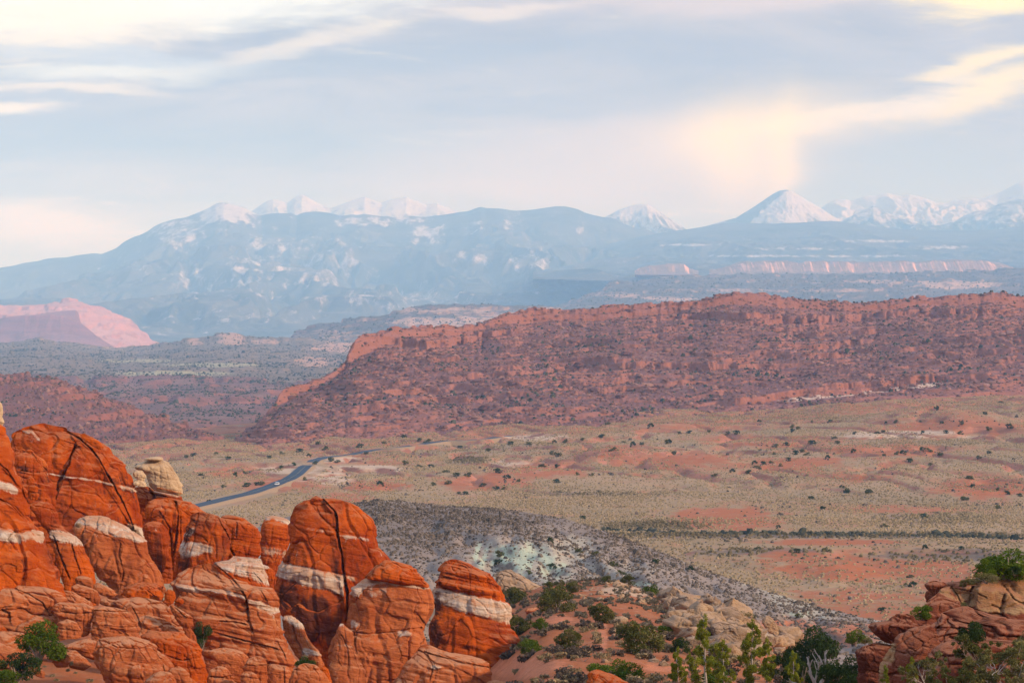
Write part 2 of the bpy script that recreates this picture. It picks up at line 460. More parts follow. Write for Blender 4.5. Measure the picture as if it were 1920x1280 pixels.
_x = (_u[None] - 960) / F * _D[:, None]
_z = ground_height(_x, _D[:, None] + 0 * _x)
_v = 640 - _z / _D[:, None] * F
_uu = _u[None] + 0 * _x
RED_V = [(1370, 972, 120, 22, 1), (1560, 1016, 130, 6, 1), (1640, 1068, 190, 26, 1), (1500, 1045, 120, 14, .9), (1800, 1085, 140, 30, .9), (1650, 1140, 230, 40, .8), (1850, 915, 110, 22, 1),
         (560, 905, 120, 18, .8), (700, 912, 70, 10, 1), (900, 905, 100, 14, 1), (1010, 880, 120, 16, 1), (640, 935, 60, 12, .9), (1250, 862, 140, 20, .9), (1500, 870, 120, 16, .9),
         (1650, 845, 150, 16, .8), (1450, 828, 160, 14, .8), (1800, 800, 170, 20, .9), (1150, 850, 100, 18, .9), (720, 862, 120, 12, .8), (450, 885, 70, 14, .8), (1600, 895, 80, 9, .8), (1700, 955, 150, 10, .6), (1300, 800, 160, 10, .8)]
PALE_V = [(690, 878, 70, 8, 1), (620, 898, 50, 14, .9), (1010, 820, 60, 7, .9), (960, 868, 40, 7, .8), (1700, 815, 130, 8, 1), (540, 880, 60, 10, .9), (640, 862, 50, 6, .8)]
DARK_V = [(1500, 1003, 430, 6, 1), (1800, 1042, 220, 14, .8), (1450, 1035, 150, 8, .8), (1230, 985, 90, 9, .8), (1750, 970, 120, 12, .5), (880, 862, 40, 8, .9), (1100, 925, 120, 5, .4)]
ground = Sheet("ground", _u, _D[:, None] + 0 * _x, _z, M_VALLEY,
               {"red": np.maximum(np.maximum(.62 * sstep(26, 4, _v - pl(RIDGE_BASE, _uu)) * sstep(1500, 1700, _D)[:, None], patches(_uu, _v, RED_V, 0.7, 14)), .55 * sstep(.15, .45, fbm(_x / 130.0 + 3.1, (_D[:, None] + 0 * _x) / 210.0, 1.7, 4, 0.5)) * sstep(1180, 1400, _D)[:, None]), "pale": patches(_uu, _v, PALE_V, 0.6, 12), "dark": patches(_uu, _v, DARK_V, 0.5, 8)},
               "sage and red soil valley floor with low badland swells")

# ------------------------------------------------------------------ near red sand slope that carries the rocks
def near_noise(x, D, z, t, u): return 0.5 * fbm(x / 9, D / 14, 0.4, 4) + 0.10 * fbm(x / 1.5, D / 1.5, 2.4, 3)
NS_CREST = [(-900, 1010), (0, 1030), (450, 1100), (800, 1110), (930, 1082), (985, 1086), (1040, 1098), (1090, 1092), (1130, 1086), (1180, 1096), (1250, 1120), (1330, 1140), (1400, 1168), (1470, 1215), (1520, 1250), (1600, 1275), (1700, 1290), (2000, 1300), (2800, 1320)]
NS_PROF = ((0, 0), (0.12, 0.10), (1, 1))
nu_, nt_ = 900, 420
_u2 = np.linspace(-900, 2800, nu_)
_vc = gsm(pl(NS_CREST, _u2), _u2, 22); _dc = pl([(-900, 230), (700, 235), (950, 275), (1250, 265), (1480, 235), (1700, 190), (2800, 190)], _u2)
_zc = (640 - _vc) / F * _dc
_t = np.linspace(0, 1, nt_)[:, None]
_Dn = 12.0 + (_dc[None] - 12.0) * _t ** 1.3
_z100 = -15.6
_zl = np.where(_Dn < 105, -2.2 + (_z100 + 2.2) * (_Dn - 12) / 93.0, _z100 + (_zc[None] - _z100) * (_Dn - 105) / (_dc[None] - 105))
_zl = _zl - np.clip((_Dn - 105) / 22.0, 0, 1) * (2.4 * sstep(400, 330, _u2)[None] + 5.2 * (sstep(330, 420, _u2) * sstep(1050, 830, _u2))[None])
_xn = (_u2[None] - 960) / F * _Dn
_zl = _zl + near_noise(_xn, _Dn, 0, 0, 0) * np.clip((_Dn - 12) / 60, 0, 1)
_tb = np.linspace(0, 1, 26)[1:, None]
_Dn = np.concatenate([_Dn, _dc[None] + 170 * _tb]); _zl = np.concatenate([_zl, _zl[-1:] + (-74 - _zl[-1:]) * _tb ** 1.15])
_xn = (_u2[None] - 960) / F * _Dn
_vn = 640 - _zl / _Dn * F
_un = _u2[None] + 0 * _xn
near_slope = Sheet("slope", _u2, _Dn, _zl, M_SLOPE,
                   {"pale": patches(_un, _vn, [(1180, 1108, 70, 10, 1), (980, 1085, 60, 14, .8), (1700, 1240, 80, 40, .5)], 0.6, 10, 1.5),
                    "path": patches(_un, _vn, [(1130, 1190, 10, 40, 1), (1125, 1160, 14, 20, 1), (1040, 1160, 40, 10, .9), (980, 1250, 90, 22, .8), (1250, 1252, 60, 8, .9)], 0.4, 10, 1.5)},
                   "red sandy slope dotted with sagebrush and junipers")

# ------------------------------------------------------------------ grey-brown hill with mint clay
GH_CREST = [(420, 1010), (520, 975), (560, 962), (620, 950), (660, 944), (700, 938), (750, 938), (800, 944), (870, 950), (940, 953), (1000, 962), (1060, 972), (1100, 985), (1150, 1001), (1200, 1020), (1250, 1038), (1300, 1060), (1380, 1088), (1450, 1112), (1540, 1138), (1620, 1158), (1700, 1172), (1760, 1186), (1900, 1240), (2050, 1330), (2200, 1440)]
def gh_noise(x, D, z, t, u): return -2.6 * sstep(-.16, 0.0, -np.abs(fbm(x / 26 + D / 200, D / 110, 4.4, 4))) * np.minimum(1, (1 - t) * 2.5) + 2.2 * fbm(x / 30, D / 60, 0.9, 4) * np.minimum(1, (1 - t) * 3) + 0.5 * fbm(x / 5, D / 8, 3, 3)
grey_hill = landform("hill", M_GREY, GH_CREST, [(420, 1230), (1000, 1230), (1900, 1330), (2200, 1450)], [(420, 620), (800, 620), (1200, 560), (1600, 480), (1900, 420)], 330, 700, 300,
                     ((0, 0), (0.5, 0.42), (0.85, 0.88), (1, 1)), 0.5, gh_noise,
                     attrs={"mint": lambda u, v, x, y, z: sstep(-.75, .05, perlin(u / 11.0 + (v - 1040) * 0.03, v / 90.0, 0.5)) * patches(u, v, [(900, 1040, 14, 26, 1), (955, 1042, 26, 20, 1.), (985, 1048, 24, 30, 1), (1022, 1058, 22, 26, .9), (1050, 1070, 20, 16, .7), (930, 1055, 14, 12, .8), (1205, 1094, 30, 5, .8), (1500, 1150, 30, 8, .5)], 0.75, 16, 0.9),
                            "pale": lambda u, v, x, y, z: patches(u, v, [(1000, 1050, 120, 44, .8), (1060, 1030, 70, 26, .7), (1440, 1085, 60, 18, .8), (1510, 1115, 90, 22, 1), (1620, 1130, 90, 20, .95), (1690, 1160, 60, 12, .9), (1530, 1148, 50, 12, .8), (1150, 1070, 90, 22, .5)], 0.7, 12, 1.6),
                            "dark": lambda u, v, x, y, z: patches(u, v, [(760, 975, 190, 36, 1), (960, 970, 150, 20, 1), (1120, 1005, 90, 16, .9), (780, 1020, 120, 30, .6), (1220, 1040, 80, 16, .8), (1420, 1130, 160, 30, .45)], 0.6, 12, 1.6),
                            "red": lambda u, v, x, y, z: patches(u, v, [(1480, 1172, 60, 14, .9), (1600, 1180, 110, 14, .9), (1540, 1200, 110, 16, .8), (1700, 1190, 90, 14, .9)], 0.6, 10, 1.6)},
                     label="low grey brown hill speckled with brush and mint green clay")

# ------------------------------------------------------------------ long ridge across the valley
def terrace(z, x, D, period, dip, k, seed, wob=4.0, sharp=(0.30, 0.62)):
    q = (z - dip * x + wob * fbm(x / 70.0, D / 70.0, seed, 3)) / period
    fr = q - np.floor(q)
    m = sstep(-0.25, 0.25, fbm(x / 90.0, D / 160.0, seed + 5, 3))
    return z + k * m * period * (sstep(sharp[0], sharp[1], fr) - fr)
RIDGE = [(380, 858), (420, 846), (455, 815), (480, 795), (500, 775), (515, 755), (525, 735), (540, 726), (565, 718), (600, 706), (630, 690), (648, 678), (655, 655), (665, 638), (680, 628), (700, 621), (715, 622), (740, 618), (780, 619), (800, 616),
         (850, 618), (880, 617), (905, 612), (922, 601), (940, 594), (960, 588), (985, 582), (1005, 577), (1030, 579), (1055, 583), (1075, 580), (1108, 578), (1150, 573), (1195, 571), (1205, 565), (1222, 566), (1232, 571), (1240, 564), (1278, 567), (1290, 570), (1310, 567), (1340, 556), (1375, 551), (1405, 551), (1430, 555),
         (1470, 560), (1520, 565), (1560, 568), (1600, 573), (1640, 572), (1690, 569), (1710, 561), (1730, 559), (1750, 563), (1790, 557), (1830, 554), (1870, 551), (1900, 553), (1940, 556), (2100, 548), (2500, 540)]
RDc = [(380, 1900), (520, 2050), (700, 2350), (1000, 2600), (2500, 2800)]
RDb = [(380, 1680), (700, 1780), (1000, 1880), (1400, 1980), (1920, 2080), (2500, 2150)]
def ridge_noise(x, D, z, t, u):
    g = -np.abs(fbm((x + 0.5 * D) / 120.0, D / 500.0, 4.0, 4))
    return 27.0 * (g + 0.25) * np.minimum(1, (1 - t) * 2.5) + 2.2 * fbm(x / 22.0, D / 40.0, 6.0, 4) + 0.9 * fbm(x / 6.0, D / 9.0, 2.0, 3)
def ridge_terr(x, D, z, t, u, env):
    z = terrace(z, x, D, 8.5, 0.06, 0.7 * np.minimum(1, env * 2), 1.0, 9.0)
    z = terrace(z, x, D, 3.1, 0.06, 0.8, 8.0, 4.0)
    return z + 0.5 * fbm(x / 3.0, D / 5.0, 7.0, 2)
ridge = landform("ridge", M_RIDGE, RIDGE, RIDGE_BASE, RDc, RDb, 1500, 520, ((0, 0), (0.25, 0.20), (0.60, 0.56), (0.90, 0.80), (0.955, 0.86), (0.975, 0.965), (1, 1)), 0.7, ridge_noise,
                 ledges=[([(1340, 770), (1440, 755), (1540, 742), (1660, 730), (1790, 715), (1830, 712)], 5.5, 60), ([(1400, 790), (1560, 772), (1700, 760), (1920, 738)], 5.0, 80), ([(1050, 815), (1250, 790), (1340, 782), (1450, 775)], 3.0, 60),
                         ([(1250, 598), (1330, 600), (1480, 606), (1580, 603), (1720, 598), (1920, 590)], 7, 50), ([(1040, 682), (1180, 690), (1290, 694), (1400, 690)], 6, 50), ([(700, 640), (800, 655), (900, 640), (1000, 622)], 7, 50)],
                 terr=ridge_terr,
                 attrs={"red": lambda u, v, x, y, z: np.maximum(sstep(28, 9, v - pl(RIDGE, u)) * 0.8 * sstep(690, 760, u), patches(u, v, [(560, 840, 120, 24, .9), (780, 790, 50, 30, .8), (700, 815, 120, 16, .8), (1480, 612, 160, 12, .8), (1700, 600, 180, 14, .8), (1750, 760, 200, 22, .9), (1500, 775, 200, 14, .9), (1900, 740, 100, 30, .9)], 0.7, 14, 2)),
                        "pale": lambda u, v, x, y, z: sstep(5.5, 2.5, np.abs(v - 1.0 - pl([(1420, 759), (1440, 755), (1540, 742), (1660, 730), (1790, 715)], u))) * sstep(1440, 1520, u) * (1 - sstep(1730, 1790, u))},
                 rim=0.94, jag=1.9, label="long red ledgy ridge across the valley with a broken cliff rim")

# ------------------------------------------------------------------ farther landforms
def rough(a, b, c=0.0):
    return lambda x, D, z, t, u: a * (fbm(x / b, D / (b * 2.2), 3.3 + a, 5)) + c * fbm(x / (b / 7), D / (b / 5), 8.0, 3)
def stepped(period, dip, k, seed, wob):
    return lambda x, D, z, t, u, env: terrace(z, x, D, period, dip, k, seed, wob)
def lh_noise(x, D, z, t, u):
    return 9.0 * (0.25 - np.abs(fbm(x / 90.0 - D / 200.0, D / 300.0, 4.4, 5))) * np.minimum(1, (1 - t) * 4) + 1.6 * fbm(x / 14.0, D / 25.0, 6.5, 4)
landform("hill", M_REDHILL, [(-500, 640), (-100, 690), (0, 698), (60, 706), (95, 707), (120, 716), (170, 735), (220, 750), (270, 771), (330, 792), (380, 808), (430, 826), (470, 846)],
         [(-500, 900), (0, 880), (240, 864), (430, 848), (470, 850)], [(-500, 2500), (0, 2450), (250, 2250), (470, 1950)], [(-500, 1750), (470, 1720)], 520, 320,
         ((0, 0), (0.3, 0.24), (0.45, 0.46), (0.6, 0.60), (0.7, 0.80), (1, 1)), 0.6, lh_noise, terr=stepped(9.0, 0.12, 0.8, 3.0, 5.0), jag=1.5, js=1, label="red purple hill on the near side of the canyon mouth")
landform("canyon", M_CANYON, [(-500, 690), (0, 700), (150, 708), (300, 704), (420, 706), (520, 712), (640, 716), (760, 716)], [(-500, 840), (760, 845)], 4600, 2450, 420, 260,
         ((0, 0), (0.5, 0.4), (1, 1)), 0.5, lambda x, D, z, t, u: 26 * (0.2 - np.abs(fbm(x / 160, D / 520, 2.2, 5))) * np.minimum(1, (1 - t) * 4), terr=stepped(16, 0.0, 0.9, 4.0, 8.0), jag=4, js=0.4, label="rugged canyon country beyond the gap with dark brush")
landform("plain", M_PLAIN, [(-500, 650), (-60, 652), (0, 643), (40, 639), (75, 633), (110, 641), (150, 644), (200, 653), (280, 646), (330, 640), (355, 633), (385, 631), (410, 624), (430, 621), (445, 624), (460, 630), (490, 632), (530, 632), (560, 634), (640, 640), (760, 640)],
         [(-500, 728), (760, 728)], 8200, 4300, 560, 260, ((0, 0), (0.55, 0.40), (0.8, 0.62), (0.93, 0.8), (1, 1)), 0.4, rough(16, 420, 5), terr=stepped(14, 0.0, 0.7, 6.0, 10.0),
         attrs={"sage": lambda u, v, x, y, z: patches(u, v, [(330, 700, 110, 5, 1), (400, 684, 90, 5, .9), (270, 676, 80, 4, .6)], 0.5, 6, 8), "rock": lambda u, v, x, y, z: patches(u, v, [(435, 634, 26, 12, 1), (590, 678, 40, 9, .9), (500, 640, 40, 5, .7), (365, 640, 14, 8, .8), (640, 652, 60, 10, .8)], 0.6, 8, 3)},
         jag=2.5, js=0.3, label="dusky brush plain with small rock knobs on its far rim")
landform("plateau", M_PLATEAU, [(480, 668), (520, 650), (545, 632), (552, 623), (575, 613), (600, 606), (640, 600), (700, 594), (740, 586), (765, 577), (800, 571), (850, 569), (900, 569), (960, 572), (1010, 573), (1080, 582), (1200, 592), (1300, 600)],
         [(480, 672), (1300, 672)], 9600, 8300, 560, 160, ((0, 0), (0.3, 0.25), (0.5, 0.55), (0.75, 0.72), (1, 1)), 0.5, rough(14, 380, 6), terr=stepped(24, 0.0, 0.85, 7.0, 14.0),
         attrs={"rock": lambda u, v, x, y, z: patches(u, v, [(840, 603, 110, 9, 1), (830, 583, 120, 8, .6), (620, 628, 60, 10, .5), (960, 590, 90, 6, .6)], 0.6, 6, 4)}, jag=5, js=0.15, label="stepped blue hazed tableland behind the ridge")
landform("plateau", M_PLATEAU, [(1000, 592), (1040, 574), (1070, 562), (1085, 560), (1092, 555), (1110, 549), (1132, 541), (1137, 532), (1150, 527), (1185, 527), (1230, 521), (1300, 517), (1400, 513), (1500, 513), (1600, 512), (1700, 511), (1800, 508), (1860, 506), (1900, 503), (1960, 500), (2500, 490)],
         [(1000, 600), (2500, 600)], 13500, 10200, 640, 200, ((0, 0), (0.4, 0.35), (0.6, 0.6), (0.8, 0.78), (1, 1)), 0.4, rough(30, 600, 8), terr=stepped(34, 0.0, 0.8, 9.0, 20.0),
         attrs={"rock": lambda u, v, x, y, z: patches(u, v, [(1800, 535, 90, 7, 1), (1250, 560, 60, 5, .8), (1700, 577, 150, 5, .8), (1150, 552, 60, 5, .7), (1450, 545, 200, 5, .5), (1650, 528, 150, 4, .5)], 0.6, 6, 5)}, jag=6, js=0.12, label="broad dark mesa top under the pink cliffs")
def cliff_prof(): return ((0, 0), (0.35, 0.22), (0.5, 0.85), (1, 1))
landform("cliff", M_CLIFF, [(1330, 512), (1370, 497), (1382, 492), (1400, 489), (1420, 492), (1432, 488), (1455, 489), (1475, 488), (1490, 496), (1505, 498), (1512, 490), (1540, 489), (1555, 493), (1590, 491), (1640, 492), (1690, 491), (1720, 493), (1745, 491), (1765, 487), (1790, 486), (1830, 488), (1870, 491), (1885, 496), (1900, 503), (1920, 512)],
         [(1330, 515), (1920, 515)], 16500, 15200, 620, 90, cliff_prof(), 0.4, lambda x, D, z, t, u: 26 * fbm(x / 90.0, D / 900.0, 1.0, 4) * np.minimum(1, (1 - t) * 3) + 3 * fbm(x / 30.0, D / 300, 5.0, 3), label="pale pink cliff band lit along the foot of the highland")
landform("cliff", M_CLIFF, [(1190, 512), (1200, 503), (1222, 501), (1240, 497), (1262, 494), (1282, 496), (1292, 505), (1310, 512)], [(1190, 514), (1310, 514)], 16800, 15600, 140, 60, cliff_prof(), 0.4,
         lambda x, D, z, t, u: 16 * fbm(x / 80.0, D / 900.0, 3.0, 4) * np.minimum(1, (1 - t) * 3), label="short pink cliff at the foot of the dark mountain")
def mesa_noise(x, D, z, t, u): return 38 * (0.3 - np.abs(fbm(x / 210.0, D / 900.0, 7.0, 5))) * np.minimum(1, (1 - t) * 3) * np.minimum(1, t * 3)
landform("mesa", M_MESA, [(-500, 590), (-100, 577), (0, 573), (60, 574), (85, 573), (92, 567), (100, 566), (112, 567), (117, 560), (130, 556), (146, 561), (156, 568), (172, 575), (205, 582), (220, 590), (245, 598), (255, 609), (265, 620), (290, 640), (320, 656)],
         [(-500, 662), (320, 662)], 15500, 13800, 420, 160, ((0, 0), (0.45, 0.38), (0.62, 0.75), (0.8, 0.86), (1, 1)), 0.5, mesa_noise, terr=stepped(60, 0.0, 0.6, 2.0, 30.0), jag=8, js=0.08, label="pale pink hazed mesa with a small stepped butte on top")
landform("mesa", M_MESA_SHADE, [(-500, 610), (-100, 602), (0, 598), (30, 594), (50, 592), (75, 589), (90, 586), (125, 582), (142, 581), (147, 585), (151, 604), (162, 616), (180, 632), (200, 646), (225, 660)],
         [(-500, 664), (225, 664)], 13000, 12200, 380, 140, ((0, 0), (0.4, 0.32), (0.5, 0.5), (0.62, 0.95), (1, 1)), 0.8, mesa_noise, label="red mesa wall with a sheer prow, darkened for cloud shade")
def mt(a, b):
    return lambda x, D, z, t, u: 2.1 * a * (0.17 - np.abs(fbm(x / b + 0.25 * fbm(x / 900., D / 1800., 3.0, 3), D / (b * 3.2), 5.1 + a, 6, 0.55))) * np.minimum(1, (1 - t) * 3.0) * np.minimum(1, t * 5 + .1)
landform("mountain", M_MOUNT, [(-900, 560), (-300, 530), (-100, 510), (0, 498), (60, 489), (100, 484), (190, 473), (215, 463), (240, 450), (270, 434), (300, 421), (350, 403), (385, 389), (405, 382), (418, 380), (432, 383), (455, 391), (475, 402), (490, 408), (520, 399), (545, 398), (556, 404), (575, 400), (600, 399), (640, 402), (660, 400), (700, 406), (720, 408), (760, 406), (800, 404),
                                (850, 398), (880, 394), (901, 388), (912, 391), (960, 391), (1000, 391), (1020, 389), (1042, 386), (1060, 390), (1085, 396), (1110, 402), (1145, 410), (1200, 430), (1260, 446), (1310, 456), (1400, 475), (1500, 500)],
         [(-900, 640), (1500, 640)], 27000, 15500, 900, 420, ((0, 0), (0.4, 0.16), (0.75, 0.55), (1, 1)), 0.3, mt(620, 2100),
         attrs={"snow": lambda u, v, x, y, z: np.maximum(0.85 * patches(u, v, [(420, 395, 75, 30, .95), (340, 430, 80, 34, .62), (240, 500, 70, 30, .30), (560, 480, 120, 60, .42), (600, 510, 60, 40, .48), (640, 490, 40, 40, .45), (800, 437, 40, 20, .72), (890, 432, 20, 36, .50), (885, 487, 34, 16, .55), (370, 530, 80, 40, .40), (960, 420, 20, 24, .55), (690, 415, 60, 10, .7), (770, 412, 50, 8, .7),
                                                                 (470, 500, 60, 50, .42), (1090, 425, 10, 14, .6), (1000, 480, 60, 30, .40), (750, 560, 200, 20, .42), (450, 590, 180, 16, .42), (1190, 470, 60, 12, .5)], 0.9, 20, 0.8), 0.06)},
         rim=1.0, jag=26, js=0.03, label="broad dark forested mountain in blue haze with patchy snow")
landform("mountain", M_MOUNT, [(380, 440), (430, 408), (470, 395), (480, 389), (500, 378), (512, 374), (522, 376), (540, 382), (552, 372), (566, 367), (575, 370), (600, 382), (622, 391), (650, 381), (668, 374), (684, 368), (692, 371), (715, 379), (735, 375), (762, 370), (780, 375), (800, 384), (812, 381), (820, 379), (835, 386), (860, 396), (920, 410), (1000, 430)],
         [(380, 520), (1000, 520)], 32000, 28500, 420, 160, ((0, 0), (1, 1)), 0.4, mt(260, 1300), attrs={"snow": lambda u, v, x, y, z: 0.95 - 0.012 * np.maximum(0, v - 385)}, rim=1.0, jag=16, js=0.03, label="line of snowy peaks behind the dark mountain shoulder")
landform("mountain", M_MOUNT, [(1080, 440), (1130, 410), (1145, 402), (1160, 393), (1180, 387), (1195, 384), (1213, 383), (1222, 388), (1240, 400), (1262, 414), (1285, 428), (1310, 440), (1350, 455)],
         [(1080, 470), (1350, 470)], 29500, 27200, 300, 140, ((0, 0), (1, 1)), 0.5, mt(260, 900), attrs={"snow": lambda u, v, x, y, z: 0.82 - 0.011 * np.maximum(0, v - 400)}, rim=1.0, jag=10, js=0.03, label="streaked snow cone at the end of the dark mountain")
landform("mountain", M_MOUNT, [(1270, 450), (1310, 428), (1350, 416), (1380, 408), (1400, 396), (1425, 380), (1450, 364), (1462, 358), (1475, 356.5), (1485, 359), (1500, 368), (1520, 380), (1540, 391), (1560, 405), (1580, 414), (1640, 432), (1700, 450)],
         [(1270, 470), (1700, 470)], 30000, 26500, 420, 180, ((0, 0), (0.35, 0.2), (1, 1)), 0.6, mt(240, 1100), attrs={"snow": lambda u, v, x, y, z: 0.98 - 0.75 * sstep(6, -6, (u - 1474) + 1.15 * (v - 358) + 8 * fbm(u / 14, v / 14, 3.3, 3)) * sstep(1340, 1390, u) - 0.022 * np.maximum(0, v - 403 + 10 * fbm(u / 12, v / 40, 2.2, 3))}, rim=1.0, jag=6, js=0.03, label="tall smooth snow cone with one side darkened for shade")  # left face loses snow: bare rock, with its shade put into the colour
landform("mountain", M_MOUNT, [(1480, 420), (1530, 392), (1548, 384), (1565, 375), (1585, 370), (1595, 373), (1620, 366), (1645, 363), (1666, 360.5), (1690, 364), (1705, 362), (1720, 368), (1750, 377), (1775, 380), (1800, 374), (1830, 371), (1860, 366), (1880, 356), (1895, 349), (1910, 342), (1922, 338), (1940, 346), (1980, 362), (2100, 380), (2500, 420)],
         [(1480, 450), (2500, 470)], 34000, 30500, 520, 160, ((0, 0), (1, 1)), 0.4, mt(330, 900), attrs={"snow": lambda u, v, x, y, z: 0.95 - 0.010 * np.maximum(0, v - 395)}, rim=1.0, jag=22, js=0.03, label="high snow wall with a sharp peak at its far end")
landform("mountain", M_MOUNT, [(1560, 425), (1600, 402), (1625, 392), (1638, 384), (1660, 395), (1700, 414), (1740, 428), (1770, 425), (1800, 408), (1830, 396), (1850, 391), (1880, 380), (1915, 374), (1960, 380), (2100, 400), (2500, 440)],
         [(1560, 450), (2500, 460)], 30500, 27500, 460, 140, ((0, 0), (1, 1)), 0.5, mt(260, 1000), attrs={"snow": lambda u, v, x, y, z: 0.50 + 0.15 * fbm(u / 20, v / 20, 1, 3) - 0.012 * np.maximum(0, v - 410)}, rim=1.0, jag=14, js=0.03, label="lower half snowy shoulder before the high snow wall")
landform("highland", M_MOUNT, [(1000, 505), (1080, 478), (1140, 456), (1200, 443), (1300, 428), (1340, 421), (1380, 418), (1450, 420), (1520, 415), (1560, 414), (1640, 424), (1700, 430), (1760, 432), (1850, 433), (1920, 425), (2000, 420), (2500, 440)],
         [(1000, 520), (2500, 525)], 26000, 16800, 620, 220, ((0, 0), (0.4, 0.25), (1, 1)), 0.4, mt(150, 1500), attrs={"snow": lambda u, v, x, y, z: patches(u, v, [(1300, 459, 60, 2.5, .7), (1420, 480, 90, 2.5, .6), (1760, 464, 60, 4, .55), (1640, 452, 90, 3, .45), (1500, 466, 120, 3, .45), (1600, 480, 120, 2.5, .5)], 0.6, 5, 6) + 0.05},
         jag=10, js=0.02, label="long forested highland below the snow cones")

# ------------------------------------------------------------------ haze: one closed box of pale air
def box_mesh(name, lo, hi):
    v = [(x, y, z) for z in (lo[2], hi[2]) for y in (lo[1], hi[1]) for x in (lo[0], hi[0])]
    f = [(0, 2, 3, 1), (4, 5, 7, 6), (0, 1, 5, 4), (2, 6, 7, 3), (0, 4, 6, 2), (1, 3, 7, 5)]
    return mesh_np(name, np.array(v, float), np.array(f), None, False)
hz = box_mesh("haze", (-60000, -4000, -262), (60000, 60000, 2700))
hm = bpy.data.materials.new("haze_air"); hm.use_nodes = True; hm.node_tree.nodes.clear()
HT = NT(hm.node_tree)
pv = HT.node('ShaderNodeVolumePrincipled', {'Color': (0.30, 0.58, 1.0), 'Absorption Color': (1.0, 1.0, 1.0), 'Density': 6.5e-5, 'Anisotropy': -0.2})
HT.node('ShaderNodeOutputMaterial', {1: pv.outputs[0]})
hz.materials.append(hm)
haze = tag(link("haze", hz), "pale blue air over the valley", None, None, "stuff")

# ------------------------------------------------------------------ sandstone
def rock_mat(name, deep, orange, pale, varnish_amt=0.6, speck=0.45, band_col=(0.60, 0.475, 0.38), dust=0.5, bed=(0.25, 1.0)):
    m, T = new_mat(name)
    p = T.pos()
    x, y, z = T.xyz(p)
    s = T.add(z, T.mul(x, 0.20))                                   # bedding coordinate: the beds dip to the right
    sv = T.node('ShaderNodeCombineXYZ', {0: T.mul(x, 0.10), 1: T.mul(y, 0.10), 2: s}).outputs[0]
    a = T.noise(p, 0.22, 6, 0.6, 0.5)
    c = T.mix(T.step(a, 0.36, 0.64), deep, orange)
    br = T.noise(T.mapping(p, (1, 1, 0.8), loc=(3, 17, 9)), 0.13, 7, 0.68)
    c = T.mix(T.mul(T.step(br, 0.50, 0.66), 0.6), c, tuple(0.45 * q + 0.55 * w for q, w in zip(deep, (0.20, 0.075, 0.04))))
    lam = T.noise(sv, 1.1, 7, 0.7, 0.3)
    c = T.mix(T.mul(T.step(lam, 0.54, 0.72), 0.55), c, pale)
    c = T.mix(T.mul(T.step(lam, 0.46, 0.30), 0.55), c, tuple(q * 0.55 for q in deep))
    blot = T.noise(T.mapping(p, (1, 1, 0.7), loc=(11, 3, 8)), 0.55, 8, 0.72)
    c = T.mix(T.mul(T.step(blot, 0.56, 0.70), 0.50), c, pale)
    # white bed
    drip = T.noise(T.mapping(p, (1.6, 1.6, 0.22)), 1.0, 7, 0.7)
    bz = T.add(T.attr("band"), T.mul(T.sub(T.noise(p, 1.1, 9, 0.78), 0.5), 2.0))
    bz = T.add(bz, T.mul(T.sub(drip, 0.5), 2.0))
    bcol = T.mix(T.step(T.noise(sv, 2.2, 6, 0.7), 0.40, 0.62), band_col, tuple(q * w for q, w in zip(band_col, (0.86, 0.66, 0.54))))
    c = T.mix(T.step(bz, 0.30, 0.78), c, T.mix(T.mul(T.step(drip, 0.46, 0.36), 0.55), bcol, pale))
    # desert varnish running down the faces, plus placed patches that include painted shade
    st = T.noise(T.mapping(p, (0.9, 0.9, 0.07)), 1.0, 6, 0.65)
    vm = T.noise(T.mapping(p, (1, 1, 1), loc=(5, 40, 2)), 0.16, 4, 0.6)
    va = T.add(T.mul(T.step(st, 0.50, 0.68), T.step(vm, 0.40, 0.56)), T.mul(T.attr("varnish"), T.step(T.add(T.attr("varnish"), T.mul(T.sub(st, 0.5), 1.6)), 0.35, 0.7)))
    steepf = T.step(T.nz(), 0.65, 0.35)
    va = T.math('MINIMUM', T.mul(T.mul(va, steepf), varnish_amt), 0.9)
    c = T.mix(va, c, (0.085, 0.028, 0.020))
    # pale dust and lichen on the tops
    up = T.step(T.add(T.nz(), T.mul(T.sub(T.noise(p, 1.7, 6, 0.7), 0.5), 0.7)), 0.60, 0.92)
    c = T.mix(T.mul(up, dust), c, tuple(0.5 * q + 0.5 * w for q, w in zip(pale, (0.47, 0.22, 0.13))))
    sp = T.noise(p, 4.5, 5, 0.75)
    c = T.mix(T.mul(T.step(sp, 0.60, 0.70), speck), c, tuple(0.6 * q + 0.4 * w for q, w in zip(pale, (0.56, 0.30, 0.18))))
    c = T.mix(T.mul(T.step(sp, 0.40, 0.30), speck), c, (0.14, 0.05, 0.03))
    h = T.add(T.mul(T.noise(sv, 2.6, 8, 0.72), 0.8), T.mul(T.noise(p, 2.2, 9, 0.72), 0.55))
    h = T.add(h, T.mul(T.vor(T.mapping(p, (0.5, 0.5, 1.3)), 0.8, 0, 'DISTANCE_TO_EDGE'), 0.0))
    return finish(m, T, c, 0.92, T.bump(h, 0.42, 0.85), 0.04)
M_FIN = rock_mat("red_sandstone", (0.30, 0.041, 0.006), (0.51, 0.090, 0.009), (0.52, 0.16, 0.048), 0.95, 0.40)
M_BOULD = rock_mat("pink_red_sandstone", (0.36, 0.084, 0.025), (0.48, 0.135, 0.045), (0.56, 0.25, 0.115), 0.5, 0.40, dust=0.8)
M_KNOB = rock_mat("pale_sandstone", (0.58, 0.40, 0.24), (0.64, 0.46, 0.29), (0.68, 0.55, 0.40), 0.35, 0.25, (0.50, 0.20, 0.08), 0.4)
M_TAN = rock_mat("tan_grey_sandstone", (0.23, 0.155, 0.10), (0.41, 0.265, 0.155), (0.53, 0.41, 0.29), 0.85, 0.5, (0.33, 0.29, 0.25), 0.4)
